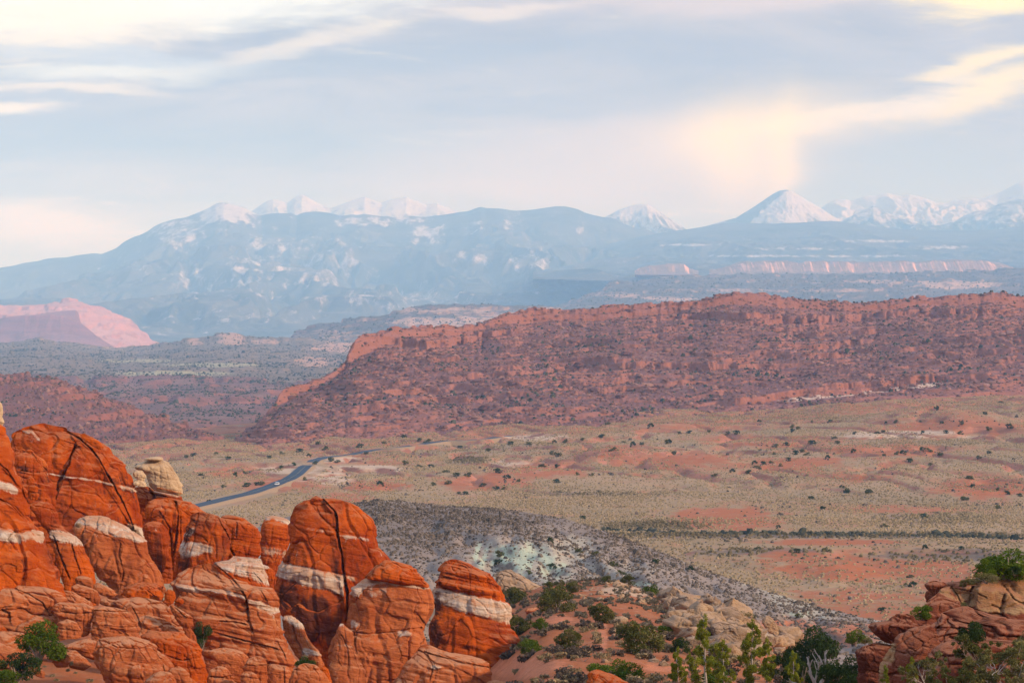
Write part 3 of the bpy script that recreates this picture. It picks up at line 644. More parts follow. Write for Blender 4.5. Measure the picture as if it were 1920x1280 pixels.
M_RED_SHADE = rock_mat("shade_darkened_red_sandstone", (0.16, 0.042, 0.024), (0.23, 0.065, 0.034), (0.34, 0.14, 0.08), 0.7, 0.45, (0.40, 0.25, 0.13), 0.6)  # dark red rock, darkened further for the shadow on the outcrop's left parts

def rock_mesh(name, poly, D, mat, ratio=0.6, bmax=9.0, lump=1.0, ledge=1.0, fine=1.0, yaw=0.15, lean=0.12, rt=None, sup=2.5, bands=(), cracks=(), varnish=(), dv=1.25, seed=0.0, base_loc=None, pits=0.0, block=0.35, bsize=1.0):
    """A rock of real thickness: a stack of rounded outlines, weathered along its dipping beds, with joints cut into it."""
    pg = np.array(poly, float)
    v0, v1 = pg[:, 1].min() + 0.2, pg[:, 1].max() - 0.2
    n = max(14, int((v1 - v0) / dv))
    vs = np.linspace(v0, v1, n)
    q = np.roll(pg, -1, 0)
    L = np.empty(n); Rr = np.empty(n)
    for i, v in enumerate(vs):
        m = ((pg[:, 1] <= v) & (q[:, 1] > v)) | ((q[:, 1] <= v) & (pg[:, 1] > v))
        a, b = pg[m], q[m]
        xs = a[:, 0] + (v - a[:, 1]) / (b[:, 1] - a[:, 1]) * (b[:, 0] - a[:, 0])
        L[i], Rr[i] = xs.min(), xs.max()
    k = max(1, int(2.0 / dv)); ker = np.ones(2 * k + 1) / (2 * k + 1)
    sm = lambda w: np.convolve(np.concatenate([w[:1].repeat(k), w, w[-1:].repeat(k)]), ker, 'valid')
    L, Rr = sm(L), sm(Rr)
    px = D / F
    z = (640 - vs) * px
    xl, xr = (L - 960) * px, (Rr - 960) * px
    a = np.maximum((xr - xl) / 2, 0.03); c = (xl + xr) / 2
    zt, zb = z[0], z[-1]
    H = zt - zb
    rt = rt if rt is not None else min(0.5 * a.max(), 0.5 * H)
    kk = max(1, n // 12); kr = np.ones(2 * kk + 1) / (2 * kk + 1)
    b = np.minimum(np.convolve(np.concatenate([a[:1].repeat(kk), a, a[-1:].repeat(kk)]), kr, 'valid') * ratio, bmax)
    dq = np.clip((zt - z) / max(rt, 1e-3), 0, 1)
    b = b * np.sqrt(np.clip(1 - (1 - dq) ** 2, 0.0, 1)) + 0.02
    nf = int(np.clip((Rr - L).max() * 1.75 / dv, 20, 420)); nb_ = max(10, nf // 4)
    th = np.concatenate([np.linspace(math.pi, 2 * math.pi, nf, endpoint=False), np.linspace(0, math.pi, nb_, endpoint=False)])
    ct, st = np.cos(th), np.sin(th)
    ex, ey = np.sign(ct) * np.abs(ct) ** (2 / sup), np.sign(st) * np.abs(st) ** (2 / sup)
    X = c[:, None] + a[:, None] * ex[None]
    Y = D + b[:, None] * ey[None] + yaw * a[:, None] * ex[None] - lean * (zt - z)[:, None]
    Z = np.repeat(z[:, None], len(th), 1)
    nx = ex / np.maximum(a[:, None], 0.05); ny = ey / np.maximum(b[:, None], 0.05)
    nl = np.sqrt(nx * nx + ny * ny); nx, ny = nx / nl, ny / nl
    sc = np.clip(a.max() / 5.0, 0.16, 1.25)                       # weathering scales with the rock
    S = Z + 0.20 * X + 0.05 * Y
    d = lump * sc * 0.75 * fbm(X * 0.16 / sc + seed, Y * 0.16 / sc, Z * 0.13 / sc, 3)
    d = d + lump * sc * 0.35 * fbm(X * 0.5 / sc + seed, Y * 0.5 / sc, Z * 0.35 / sc + 3, 3)
    lam = perlin(X * 0.05 / sc + 2.0, Y * 0.05 / sc, S * 0.75 / sc + seed)
    lam2 = perlin(X * 0.12 / sc, Y * 0.12 / sc, S * 2.3 / sc + seed * 2)
    lmask = 0.35 + 0.65 * sstep(-0.2, 0.35, fbm(X * 0.12 / sc + 9, Y * 0.12 / sc, Z * 0.12 / sc + seed, 2))
    d = d + ledge * sc * lmask * (0.30 * np.tanh(3 * lam) + 0.11 * np.tanh(4 * lam2))
    lam3 = perlin(X * 0.25 / sc, Y * 0.25 / sc, S * 6.0 / sc + seed)
    d = d + ledge * sc * 0.05 * lmask * lam3
    jt = perlin(X * 0.42 / sc + seed * 3, Y * 0.42 / sc, Z * 0.06 / sc)      # joints and flutes
    d = d - sc * lump * 0.30 * np.clip(0.14 - np.abs(jt), 0, 1) / 0.14
    d = d + fine * sc * 0.10 * fbm(X * 2.2, Y * 2.2, Z * 2.6, 3)
    if block:
        bs = 2.6 * sc * bsize
        wx, wy, wz = (0.5 * fbm(X * 0.4 / sc, Y * 0.4 / sc, Z * 0.4 / sc + q_, 2) for q_ in (seed, seed + 5, seed + 9))
        rid, gap = cells(X / (bs * 1.25) + wx + seed, Y / (bs * 1.25) + wy, S / (bs * 0.85) + wz)
        d = d + block * sc * (0.75 * (rid - 0.5) - 0.34 * np.clip(1 - gap / 0.09, 0, 1))
        rid, gap = cells(X / (bs * 0.5) + wx, Y / (bs * 0.5) + wy, S / (bs * 0.26) + wz + seed)
        d = d + block * sc * lmask * (0.26 * (rid - 0.5) - 0.12 * np.clip(1 - gap / 0.12, 0, 1))
    U0 = 960 + X / Y * F; V0 = 640 - Z / Y * F
    for up, lo, kq in bands:                                       # pale beds stand a little proud or weather back
        tu, tl = pl(up, U0), pl(lo, U0)
        inb = sstep(-2, 2, V0 - tu) * sstep(2, -2, V0 - tl) * sstep(up[0][0] - 6, up[0][0] + 6, U0) * sstep(up[-1][0] + 6, up[-1][0] - 6, U0)
        d = d + 0.30 * sc * kq * inb * (0.45 + 0.8 * fbm(X * 0.5, Y * 0.5, Z * 0.9 + seed, 2)) - 0.16 * sc * kq * np.exp(-((V0 - tu) / 2.2) ** 2) * sstep(up[0][0] - 6, up[0][0] + 6, U0) * sstep(up[-1][0] + 6, up[-1][0] - 6, U0)
    if pits: d = d - pits * sc * sstep(0.25, 0.5, fbm(X * 0.9 / sc, Y * 0.9 / sc, Z * 1.4 / sc + seed, 2))
    edge = np.clip(a / (0.35 * a.max()), 0.15, 1)[:, None]
    d = d * edge
    X2, Y2 = X + nx * d, Y + ny * d
    Z2 = Z + (0.10 * sc * fbm(X * 0.8, Y * 0.8, seed, 3)) * sstep(0, 1, (zt - Z) / (0.15 * H + .01) * 0 + 1)
    U = 960 + X2 / Y2 * F; V = 640 - Z2 / Y2 * F
    front = (ey[None] < 0.25)
    for line, w, dep in cracks:
        w, dep = w * 0.62, dep * 0.6
        ln = np.array(line, float); best = np.full(U.shape, 1e9)
        wob = 1.5 * perlin(U / 14.0, V / 14.0, 1.7 + seed)
        for (ax, ay), (bx, by) in zip(ln[:-1], ln[1:]):
            tt = np.clip(((U - ax) * (bx - ax) + (V - ay) * (by - ay)) / ((bx - ax) ** 2 + (by - ay) ** 2), 0, 1)
            best = np.minimum(best, np.hypot(U + wob - ax - tt * (bx - ax), V - ay - tt * (by - ay)))
        vary = np.clip(0.62 + 1.1 * fbm(U / 26, V / 26, 4.0 + seed, 3), 0.12, 1.25)
        g = np.clip(1 - (best / (w * (0.6 + 0.5 * vary))) ** 2, 0, 1) ** 0.6
        first, last = ln[0], ln[-1]
        side = np.sign((U - first[0]) * (last[1] - first[1]) - (V - first[1]) * (last[0] - first[0]))
        Y2 = Y2 + np.where(front, dep * vary * g - 0.16 * sc * dep * np.exp(-np.maximum(best - w, 0) / 7.0) * side * (best > w * .5), 0)
    band = np.zeros(U.shape); jag = 1.6 * fbm(U / 22, V / 22, 2.0 + seed, 4)
    for up, lo, kq in bands:
        tu, tl = pl(up, U), pl(lo, U)
        wd = np.clip((tl - tu) * .45, 1.5, 6.0)
        ed = sstep(-wd, wd, V - tu + jag) * sstep(wd * 1.3, -wd * 1.1, V - tl + 2.5 * jag)
        ed = ed * sstep(up[0][0] - 6, up[0][0] + 6, U) * sstep(up[-1][0] + 6, up[-1][0] - 6, U)
        band = np.maximum(band, kq * ed)
    vn = patches(U, V, varnish, 0.7, 24, 0.5) if varnish else np.zeros(U.shape)  # dark patches: varnish, some with shade painted in
    nth = len(th)
    base = np.array([c[-1], D, zb]) if base_loc is None else np.array(base_loc)
    verts = np.stack([X2, Y2, Z2], -1).reshape(-1, 3)
    top = verts[:nth].mean(0); bot = verts[-nth:].mean(0); top[2] += 0.02 * sc
    verts = np.concatenate([verts, [top], [bot]]) - base
    i = np.arange(n - 1)[:, None] * nth + np.arange(nth)[None, :]
    j = np.arange(n - 1)[:, None] * nth + (np.arange(nth)[None, :] + 1) % nth
    quads = np.stack([i, i + nth, j + nth, j], -1).reshape(-1, 4)
    r = np.arange(nth); rn = (r + 1) % nth
    tris = np.concatenate([np.stack([r, rn, np.full(nth, n * nth)], -1), np.stack([(n - 1) * nth + rn, (n - 1) * nth + r, np.full(nth, n * nth + 1)], -1)])
    tris[:nth] = tris[:nth][:, [0, 1, 2]]
    fl = lambda w: np.concatenate([w.ravel(), [w[0].mean(), w[-1].mean()]])
    me = mesh_np(name, verts, [quads, tris], mat, True, {"band": fl(band), "varnish": fl(vn)})
    return me, base
_seed = [0.0]
def rock(name, label, cat, poly, D, mat=None, group=None, parent=None, **kw):
    _seed[0] += 3.71
    me, base = rock_mesh(name, poly, D, mat or M_FIN, seed=_seed[0] % 97, base_loc=(0, 0, 0) if parent else None, **kw)
    o = link(name, me, None, tuple(base))
    if parent:                                  # a part: keep it where it stands in the world
        o.parent = parent
        o.location = tuple(-np.array(parent.location))
        return o
    return tag(o, label, cat, group)

FINS = "sandstone fins of the rock cluster"
# far-left leaning fin
f1 = rock("sandstone_fin", "tall leaning orange fin at the edge with two white bands and a pale tip", "rock fin",
     [(-60, 700), (-20, 760), (3, 790), (12, 800), (22, 826), (26, 851), (33, 873), (39, 895), (52, 918), (57, 939), (70, 965), (87, 991), (105, 1035), (118, 1070), (131, 1105), (140, 1180), (-150, 1180), (-140, 900)],
     152, ratio=0.5, bmax=8, yaw=0.25, lean=0.30, ledge=0.9, lump=1.1,
     bands=[([(-60, 897), (0, 901), (15, 905), (34, 915)], [(-60, 915), (0, 916), (16, 920), (34, 924)], 1), ([(-60, 984), (0, 990), (40, 1001), (60, 992), (84, 996)], [(-60, 1010), (0, 1014), (30, 1018), (60, 1012), (92, 1016)], 0.9)],
     cracks=[([(33, 880), (45, 930), (62, 960)], 3, 0.8), ([(-10, 860), (12, 880), (30, 905)], 2.5, 0.6), ([(0, 935), (30, 950), (52, 975)], 2, .5), ([(92, 1003), (100, 1050), (122, 1100)], 3, 0.8)], varnish=[(15, 935, 14, 6, .8), (20, 960, 22, 18, .6)])
rock("cap_knob", None, None, [(-14, 752), (-4, 750), (4, 757), (6, 770), (5, 782), (8, 792), (6, 800), (-16, 802)], 152.5, M_KNOB, parent=f1, lump=0.8, dv=0.9)
# small stacked stones in the notch beside it
for k, pg in enumerate(([(50, 898), (58, 893), (66, 899), (62, 908), (52, 908)], [(52, 910), (64, 908), (73, 914), (70, 922), (55, 922)], [(55, 923), (68, 921), (74, 928), (71, 937), (58, 937)])):
    rock("boulder", ("smallest orange stone, topmost of the little stack in the notch of the leaning fin", "middle stone of the little stack in the notch of the leaning fin", "lowest stone of the little stack in the notch of the leaning fin")[k], "boulder", pg, 156, lump=.6, dv=0.9, group="stacked stones in the notch")
# dome shoulder and big dome
rock("sandstone_fin", "darker rounded shoulder leaning on the left flank of the great orange dome", "rock fin",
     [(26, 846), (40, 842), (62, 846), (80, 862), (88, 878), (86, 886), (96, 905), (106, 920), (103, 948), (96, 985), (40, 985), (34, 930), (30, 890)], 176, ratio=0.55, lean=0.12, ledge=1.4, yaw=0.35,
     cracks=[([(40, 882), (62, 886), (88, 884)], 2.5, 0.9), ([(60, 850), (75, 872), (88, 882)], 1.8, .4)], bands=[([(88, 884), (106, 890)], [(88, 888), (106, 894)], .7)], varnish=[(45, 880, 16, 10, .9), (70, 930, 10, 40, .7)])
f3 = rock("sandstone_dome", "great smooth orange dome split by two long diagonal cracks", "rock dome",
     [(20, 830), (24, 815), (31, 806), (45, 799), (60, 796), (80, 794), (100, 797), (120, 800), (128, 803), (131, 811), (140, 810), (160, 814), (176, 822), (188, 829), (206, 841), (219, 855), (232, 868), (241, 886), (248, 898), (254, 908), (260, 928), (264, 945), (268, 972), (274, 990), (277, 1015), (282, 1060), (40, 1060), (34, 1000), (30, 880)],
     190, ratio=0.5, bmax=10, yaw=0.10, lean=0.22, rt=7.0, lump=0.8, ledge=0.35, sup=2.3,
     cracks=[([(141, 836), (133, 852), (130, 872), (118, 890), (108, 906), (102, 945)], 3.2, 1.6), ([(131, 812), (150, 822), (170, 840), (186, 860), (200, 885), (214, 910), (230, 940), (242, 965), (250, 990)], 4.0, 2.0), ([(118, 826), (137, 832), (150, 838)], 1.6, .5)],
     bands=[([(86, 885), (110, 890), (150, 895), (180, 899), (214, 906), (216, 908)], [(86, 889), (110, 892), (150, 898), (180, 902), (214, 912), (216, 912)], .8), ([(222, 908), (240, 911), (262, 920)], [(222, 914), (240, 920), (262, 924)], 1.0), ([(238, 980), (276, 990)], [(238, 1000), (276, 1016)], .9), ([(40, 805), (60, 806), (76, 822)], [(40, 808), (60, 816), (76, 826)], .6)],
     varnish=[(160, 870, 20, 16, .55), (147, 920, 14, 40, .5), (50, 818, 20, 14, .5), (185, 945, 20, 30, .3)])
rock("cap_slab", None, None, [(150, 814), (158, 812), (180, 823), (194, 836), (194, 842), (184, 842), (166, 830), (152, 820)], 183.5, parent=f3, dv=0.9, ratio=0.35, lump=.5)
for pg, lb in (([(27, 842), (32, 840), (37, 843), (36, 847), (28, 847)], "first of three small stones in a row on the dome shoulder"), ([(37, 843), (43, 841), (49, 844), (48, 848), (38, 848)], "middle of three small stones in a row on the dome shoulder"), ([(49, 844), (56, 842), (62, 846), (60, 850), (50, 849)], "last of three small stones in a row on the dome shoulder")):
    rock("boulder", lb, "boulder", pg, 172, dv=0.8, group="three stones on the dome shoulder")
# leaning white-banded fin
rock("sandstone_fin", "slim orange fin with a white belt leaning right of the tall edge fin", "rock fin",
     [(54, 946), (60, 941), (74, 939), (88, 941), (97, 945), (105, 956), (110, 970), (116, 985), (128, 995), (144, 1004), (154, 1016), (160, 1032), (168, 1045), (176, 1062), (184, 1088), (190, 1130), (140, 1130), (130, 1096), (109, 1040), (96, 1000), (70, 966)],
     160, ratio=0.7, lean=0.25, yaw=0.3, ledge=1.1, bands=[([(92, 993), (110, 992), (130, 996), (146, 1002), (160, 1018)], [(92, 1006), (112, 1014), (130, 1018), (146, 1020), (162, 1026)], 1)],
     cracks=[([(100, 1005), (112, 1040), (131, 1085)], 3, 1), ([(134, 1020), (142, 1050), (150, 1075)], 3, .8), ([(60, 948), (80, 950), (100, 956)], 1.6, .5)])
# white capped block
rock("sandstone_fin", "dull red block with a smooth white cap in front of the great dome", "rock fin",
     [(141, 990), (146, 979), (154, 970), (166, 966), (180, 966), (200, 968), (214, 973), (228, 982), (244, 992), (258, 1001), (270, 1013), (276, 1026), (284, 1042), (296, 1060), (305, 1078), (310, 1095), (312, 1140), (215, 1140), (206, 1094), (190, 1080), (176, 1060), (166, 1040), (154, 1014), (144, 1000)],
     168, M_BOULD, ratio=0.6, lean=0.18, yaw=0.2, ledge=0.5, lump=1.2, sup=2.2,
     bands=[([(138, 960), (180, 955), (240, 985), (275, 1005)], [(138, 984), (160, 982), (180, 988), (200, 998), (230, 1008), (262, 1014), (275, 1016)], 1.1)],
     cracks=[([(226, 1020), (222, 1040), (232, 1070), (226, 1100)], 2.5, .6), ([(160, 990), (180, 1000), (200, 1004)], 1.5, .3), ([(262, 1064), (274, 1058), (284, 1068)], 1.8, .4)], varnish=[(160, 1015, 14, 30, .7), (190, 1060, 20, 30, .5), (230, 1030, 30, 14, .35)])
rock("boulder", "small round grey stone perched at the left end of the white cap", "boulder", [(141, 984), (145, 979), (151, 979), (154, 984), (151, 989), (144, 989)], 163, M_TAN, dv=0.8)
# pale knob on its pedestal
rock("sandstone_fin", "red pedestal under the pale knob, wedged behind the dome", "rock fin",
     [(250, 925), (256, 912), (272, 910), (284, 918), (290, 921), (308, 924), (332, 928), (338, 932), (346, 944), (352, 965), (350, 1010), (262, 1010)], 196, ratio=0.6, lean=0.1, cracks=[([(279, 914), (286, 926), (290, 936)], 3, 1.4)],
     bands=[([(288, 919), (310, 922), (336, 929)], [(288, 922), (310, 926), (336, 932)], 1)])
k6 = rock("balanced_knob", "big pale cream knob of rock balanced on the red pedestal", "balanced rock",
     [(256, 876), (260, 870), (270, 865), (280, 861), (300, 861), (312, 866), (322, 877), (328, 890), (334, 900), (340, 914), (343, 924), (338, 929), (326, 927), (306, 922), (291, 920), (284, 914), (280, 904), (276, 892), (270, 884), (260, 880)],
     194, M_KNOB, ratio=0.8, lump=0.9, ledge=0.7, bands=[([(284, 911), (310, 915), (342, 923)], [(284, 914), (310, 918), (342, 926)], .9)], lean=0.05)
rock("cap_slab", None, None, [(268, 861), (276, 857), (300, 855), (306, 858), (306, 863), (296, 864), (284, 861), (272, 863)], 193.4, M_KNOB, parent=k6, dv=0.8, ratio=0.6, lump=.4)
rock("balanced_knob", "small lumpy cream pillar beside the big pale knob", "balanced rock", [(251, 886), (257, 881), (266, 881), (272, 887), (273, 893), (270, 897), (274, 905), (276, 912), (262, 912), (254, 908), (257, 898), (252, 893)], 191, M_KNOB, dv=0.9, ledge=1.5)
rock("boulder", "small cream egg of stone at the foot of the lumpy pillar", "boulder", [(249, 903), (254, 901), (261, 903), (262, 908), (258, 911), (250, 910)], 189.5, M_KNOB, dv=0.8)
# red blocks below the knob
rock("sandstone_fin", "broad dark red block below the pale knob", "rock fin",
     [(272, 950), (280, 938), (292, 933), (310, 932), (326, 933), (338, 938), (352, 940), (364, 947), (374, 953), (386, 962), (382, 1000), (372, 1040), (366, 1090), (300, 1090), (290, 1040), (276, 985)], 184, ratio=0.6, lean=0.1, ledge=0.8, lump=1.2,
     cracks=[([(330, 940), (334, 965), (332, 1000), (326, 1040)], 3.5, 1.2), ([(300, 960), (318, 990), (322, 1030)], 3, .8)], varnish=[(300, 960, 24, 20, .6), (345, 975, 10, 10, .7)])
rock("sandstone_fin", "rounded orange buttress tucked between the white capped block and the dark red block", "rock fin",
     [(268, 990), (274, 979), (290, 976), (304, 980), (314, 992), (319, 1012), (318, 1036), (312, 1062), (304, 1080), (290, 1080), (282, 1040), (274, 1012)], 178, ratio=0.8, lean=0.12, ledge=0.8)
# centre fin group
rock("sandstone_fin", "twin topped orange fin with a white smear on its left cheek", "rock fin",
     [(352, 985), (357, 970), (362, 962), (376, 959), (392, 961), (408, 966), (420, 980), (428, 992), (432, 1004), (434, 1028), (430, 1045), (424, 1060), (400, 1075), (330, 1090), (326, 1070), (334, 1030), (342, 1008)],
     170, ratio=0.7, lean=0.2, yaw=-0.2, ledge=0.7, lump=1.2,
     bands=[([(336, 1010), (350, 1014), (380, 1018), (398, 1024)], [(336, 1042), (350, 1046), (370, 1040), (398, 1034)], 0.95), ([(344, 998), (364, 988)], [(344, 1010), (364, 1000)], .55)],
     cracks=[([(408, 970), (420, 990), (430, 1010)], 2.2, .7), ([(362, 995), (378, 1005), (390, 1016)], 2, .4)], varnish=[(346, 1055, 14, 24, .9), (366, 985, 16, 16, .6)])
rock("sandstone_fin", "square orange block with a thin loose slab on top, right behind the twin topped fin", "rock fin",
     [(408, 972), (416, 969), (440, 968), (455, 971), (466, 978), (478, 987), (486, 1000), (490, 1014), (490, 1030), (486, 1044), (480, 1075), (430, 1075), (424, 1040), (424, 1000)], 174, ratio=0.7, lean=0.1, ledge=1.3,
     cracks=[([(444, 980), (443, 1008)], 2, .5), ([(434, 1010), (460, 1012), (484, 1004)], 1.8, .5), ([(430, 1020), (438, 1040)], 3, .8)])
rock("boulder", "thin loose slab lying on top of the square orange block", "boulder", [(412, 969), (424, 965), (440, 966), (452, 970), (456, 974), (444, 974), (424, 971)], 172, dv=0.8, ratio=.7, lump=.4)
rock("sandstone_fin", "white slabby rock slope below the square block, streaked with red", "rock fin",
     [(400, 1054), (408, 1050), (430, 1052), (436, 1042), (462, 1044), (488, 1047), (491, 1060), (500, 1078), (510, 1098), (512, 1140), (470, 1140), (440, 1096), (415, 1072)], 164, ratio=0.5, lean=0.5, ledge=1.2, yaw=0.3,
     bands=[([(396, 1040), (440, 1036), (515, 1050)], [(396, 1056), (420, 1066), (450, 1080), (480, 1090), (515, 1099)], 0.85)], cracks=[([(402, 1056), (430, 1080), (450, 1095)], 2.4, .8), ([(441, 1050), (442, 1072)], 1.6, .4), ([(475, 1072), (490, 1090)], 1.6, .4)])
rock("sandstone_fin", "wide banded red buttress at the middle of the cluster", "rock fin",
     [(324, 1094), (334, 1076), (352, 1064), (372, 1058), (396, 1056), (420, 1066), (450, 1084), (480, 1098), (506, 1100), (516, 1118), (526, 1130), (531, 1145), (529, 1160), (528, 1185), (540, 1205), (552, 1226), (558, 1250), (560, 1300), (420, 1300), (400, 1240), (376, 1200), (366, 1160), (346, 1140), (332, 1124)],
     163, M_BOULD, ratio=0.42, bmax=7, lean=0.35, yaw=0.10, ledge=1.2, lump=1.0,
     bands=[([(328, 1092), (350, 1098), (380, 1102), (420, 1106), (452, 1114), (462, 1120)], [(328, 1104), (350, 1108), (380, 1108), (420, 1112), (452, 1122), (462, 1126)], .95), ([(464, 1121), (490, 1128), (508, 1136), (531, 1140)], [(464, 1130), (490, 1140), (508, 1148), (531, 1148)], 1.0)],
     cracks=[([(424, 1072), (446, 1098), (460, 1116), (464, 1140)], 3, 1.1), ([(486, 1100), (500, 1126)], 2.2, .7), ([(464, 1140), (466, 1165), (474, 1180)], 3.5, 1.0), ([(400, 1184), (440, 1196), (480, 1206), (520, 1216)], 3, .8), ([(412, 1164), (440, 1166), (460, 1170)], 2.5, .7), ([(525, 1210), (535, 1232)], 2.5, .7)], varnish=[(340, 1110, 12, 22, .6), (410, 1160, 60, 14, .4)])
rock("sandstone_fin", "small round banded tower with white cap, left of the tall split tower", "rock fin",
     [(487, 1000), (490, 985), (496, 974), (501, 968), (512, 966), (528, 971), (542, 977), (550, 984), (549, 1000), (546, 1012), (540, 1024), (534, 1040), (526, 1056), (520, 1082), (517, 1110), (500, 1110), (494, 1070), (490, 1040)], 205, ratio=0.9, ledge=1.0, lean=0.05,
     bands=[([(486, 955), (520, 955), (552, 970)], [(486, 970), (500, 972), (520, 976), (552, 984)], 1.1), ([(488, 1022), (520, 1026), (546, 1030)], [(488, 1040), (520, 1043), (546, 1040)], .55)])
rock("boulder", "white topped red stone jammed below the small banded tower", "boulder", [(488, 1062), (494, 1058), (506, 1062), (516, 1072), (516, 1086), (502, 1088), (490, 1080)], 190, bands=[([(486, 1055), (505, 1060)], [(486, 1064), (505, 1066)], 1)], dv=1)
# tall split tower
f10 = rock("sandstone_tower", "tallest red tower, split down the middle by a straight crack above a white belt", "rock tower",
     [(549, 990), (551, 970), (556, 952), (562, 943), (572, 937), (590, 934), (606, 936), (620, 934), (640, 937), (656, 941), (672, 949), (687, 959), (697, 969), (703, 978), (705, 992), (705, 1002), (706, 1018), (708, 1026), (718, 1034), (726, 1042), (734, 1054), (744, 1080), (750, 1140), (740, 1300), (612, 1300), (606, 1240), (588, 1206), (566, 1184), (542, 1164), (528, 1146), (520, 1128), (518, 1108), (522, 1082), (530, 1056), (540, 1030), (548, 1008)],
     184, ratio=0.55, bmax=8, lean=0.10, yaw=0.10, ledge=0.55, lump=0.8, rt=5.0, sup=2.8,
     bands=[([(512, 1052), (532, 1055), (560, 1062), (600, 1069), (645, 1078)], [(512, 1078), (532, 1084), (560, 1092), (600, 1104), (622, 1108), (645, 1120)], 1.0), ([(648, 1078), (668, 1082)], [(648, 1082), (668, 1092)], .8), ([(553, 980), (580, 988), (625, 996)], [(553, 984), (580, 996), (625, 1000)], .45), ([(636, 1001), (665, 1004), (694, 1006)], [(636, 1005), (665, 1012), (694, 1014)], .55)],
     cracks=[([(606, 936), (618, 948), (627, 958), (632, 971), (633, 1005), (637, 1025), (641, 1043), (646, 1080), (650, 1105), (651, 1165)], 4.2, 2.4), ([(606, 938), (616, 955), (622, 965)], 2, .6)],
     varnish=[(540, 1120, 26, 40, 1.0), (590, 1140, 46, 26, .95), (575, 1170, 40, 40, .9), (620, 1180, 24, 40, .8), (560, 1085, 40, 14, .45), (540, 1060, 16, 30, .5), (684, 1044, 8, 10, .7)])  # lower left patches: varnish together with the tower's painted shade
rock("cap_stone", None, None, [(580, 938), (584, 932), (592, 929), (600, 931), (605, 936), (600, 941), (586, 941)], 182.5, parent=f10, dv=0.8, ledge=1.5, ratio=.9)
# right front block
f11 = rock("sandstone_fin", "broad orange block with thin white rim under a red cap, beside the tall tower", "rock fin",
     [(656, 1110), (660, 1098), (668, 1096), (676, 1086), (690, 1076), (700, 1062), (720, 1051), (740, 1050), (757, 1058), (780, 1067), (794, 1080), (803, 1096), (810, 1108), (816, 1124), (815, 1146), (806, 1164), (800, 1180), (804, 1204), (802, 1300), (620, 1300), (618, 1240), (626, 1200), (636, 1176), (656, 1176), (658, 1160), (652, 1146), (653, 1128)],
     166, M_BOULD, ratio=0.55, lean=0.12, yaw=0.05, ledge=0.6, lump=1.1,
     bands=[([(652, 1094), (668, 1092), (686, 1083), (720, 1088), (760, 1095), (806, 1101)], [(652, 1112), (672, 1118), (690, 1100), (720, 1093), (760, 1100), (806, 1106)], 1.0), ([(660, 1090), (720, 1092), (740, 1100)], [(660, 1118), (720, 1120), (740, 1122)], .42), ([(657, 1160), (672, 1164)], [(657, 1178), (672, 1176)], .9), ([(745, 1182), (772, 1184)], [(745, 1192), (772, 1192)], .9)],
     cracks=[([(662, 1184), (690, 1188), (740, 1184), (790, 1176)], 2.6, .5), ([(664, 1186), (666, 1215), (672, 1240)], 2.5, .8), ([(800, 1190), (786, 1208)], 2.5, .5), ([(780, 1148), (790, 1160), (800, 1175)], 2, .5)], varnish=[(735, 1155, 16, 18, .5), (810, 1160, 6, 30, .5)])
rock("red_cap", None, None, [(684, 1084), (692, 1074), (702, 1062), (716, 1055), (722, 1049), (732, 1051), (746, 1053), (757, 1057), (780, 1066), (794, 1080), (806, 1097), (804, 1101), (760, 1096), (720, 1089)], 165.2, M_FIN, parent=f11, dv=1.0, ledge=1.2, ratio=.62)
rock("sandstone_spire", "small pale tipped spire at the foot of the tall tower", "rock spire",
     [(633, 1176), (638, 1168), (643, 1168), (650, 1176), (660, 1184), (663, 1206), (672, 1226), (680, 1245), (690, 1300), (616, 1300), (618, 1244), (626, 1212), (632, 1196)], 157, M_BOULD, ratio=.7, lean=.15, bands=[([(630, 1160), (648, 1160)], [(630, 1172), (648, 1172)], 1), ([(626, 1204), (660, 1210)], [(626, 1210), (660, 1214)], .5)], cracks=[([(640, 1190), (652, 1215), (655, 1250)], 2, .5)])
# right fin
f12 = rock("sandstone_fin", "rightmost cone shaped red fin with a wide white belt below its dark layered cap", "rock fin",
     [(822, 1088), (826, 1070), (829, 1057), (836, 1050), (848, 1048), (862, 1049), (874, 1054), (890, 1062), (905, 1069), (914, 1076), (925, 1088), (930, 1098), (935, 1112), (939, 1128), (944, 1138), (950, 1148), (958, 1172), (966, 1188), (972, 1198), (986, 1218), (996, 1248), (1008, 1282), (1010, 1300), (800, 1300), (802, 1240), (803, 1190), (804, 1166), (812, 1148), (817, 1126), (816, 1100)],
     178, ratio=0.6, lean=0.16, yaw=0.12, ledge=0.6, lump=0.8, sup=2.3,
     bands=[([(808, 1100), (830, 1104), (860, 1110), (900, 1120), (940, 1128), (980, 1138)], [(808, 1128), (830, 1132), (860, 1144), (890, 1152), (920, 1160), (955, 1168), (980, 1176)], 1.05), ([(975, 1240), (1000, 1240)], [(975, 1274), (1000, 1274)], .42)],
     cracks=[([(846, 1060), (880, 1076), (925, 1096)], 2, .5), ([(882, 1064), (890, 1080), (882, 1094)], 2, .4)], varnish=[(816, 1180, 14, 60, .9), (850, 1165, 50, 14, .6), (880, 1215, 20, 10, .6), (840, 1200, 30, 30, .4)])  # tall patch on the left edge paints that side's shade
rock("red_cap", None, None, [(821, 1092), (826, 1070), (830, 1055), (838, 1049), (852, 1048), (863, 1050), (876, 1055), (892, 1062), (906, 1070), (920, 1074), (926, 1086), (931, 1100), (937, 1122), (936, 1127), (905, 1119), (860, 1108), (824, 1099)], 177.5, M_FIN, parent=f12, dv=1.0, ledge=1.6, ratio=.64, lump=1.0)
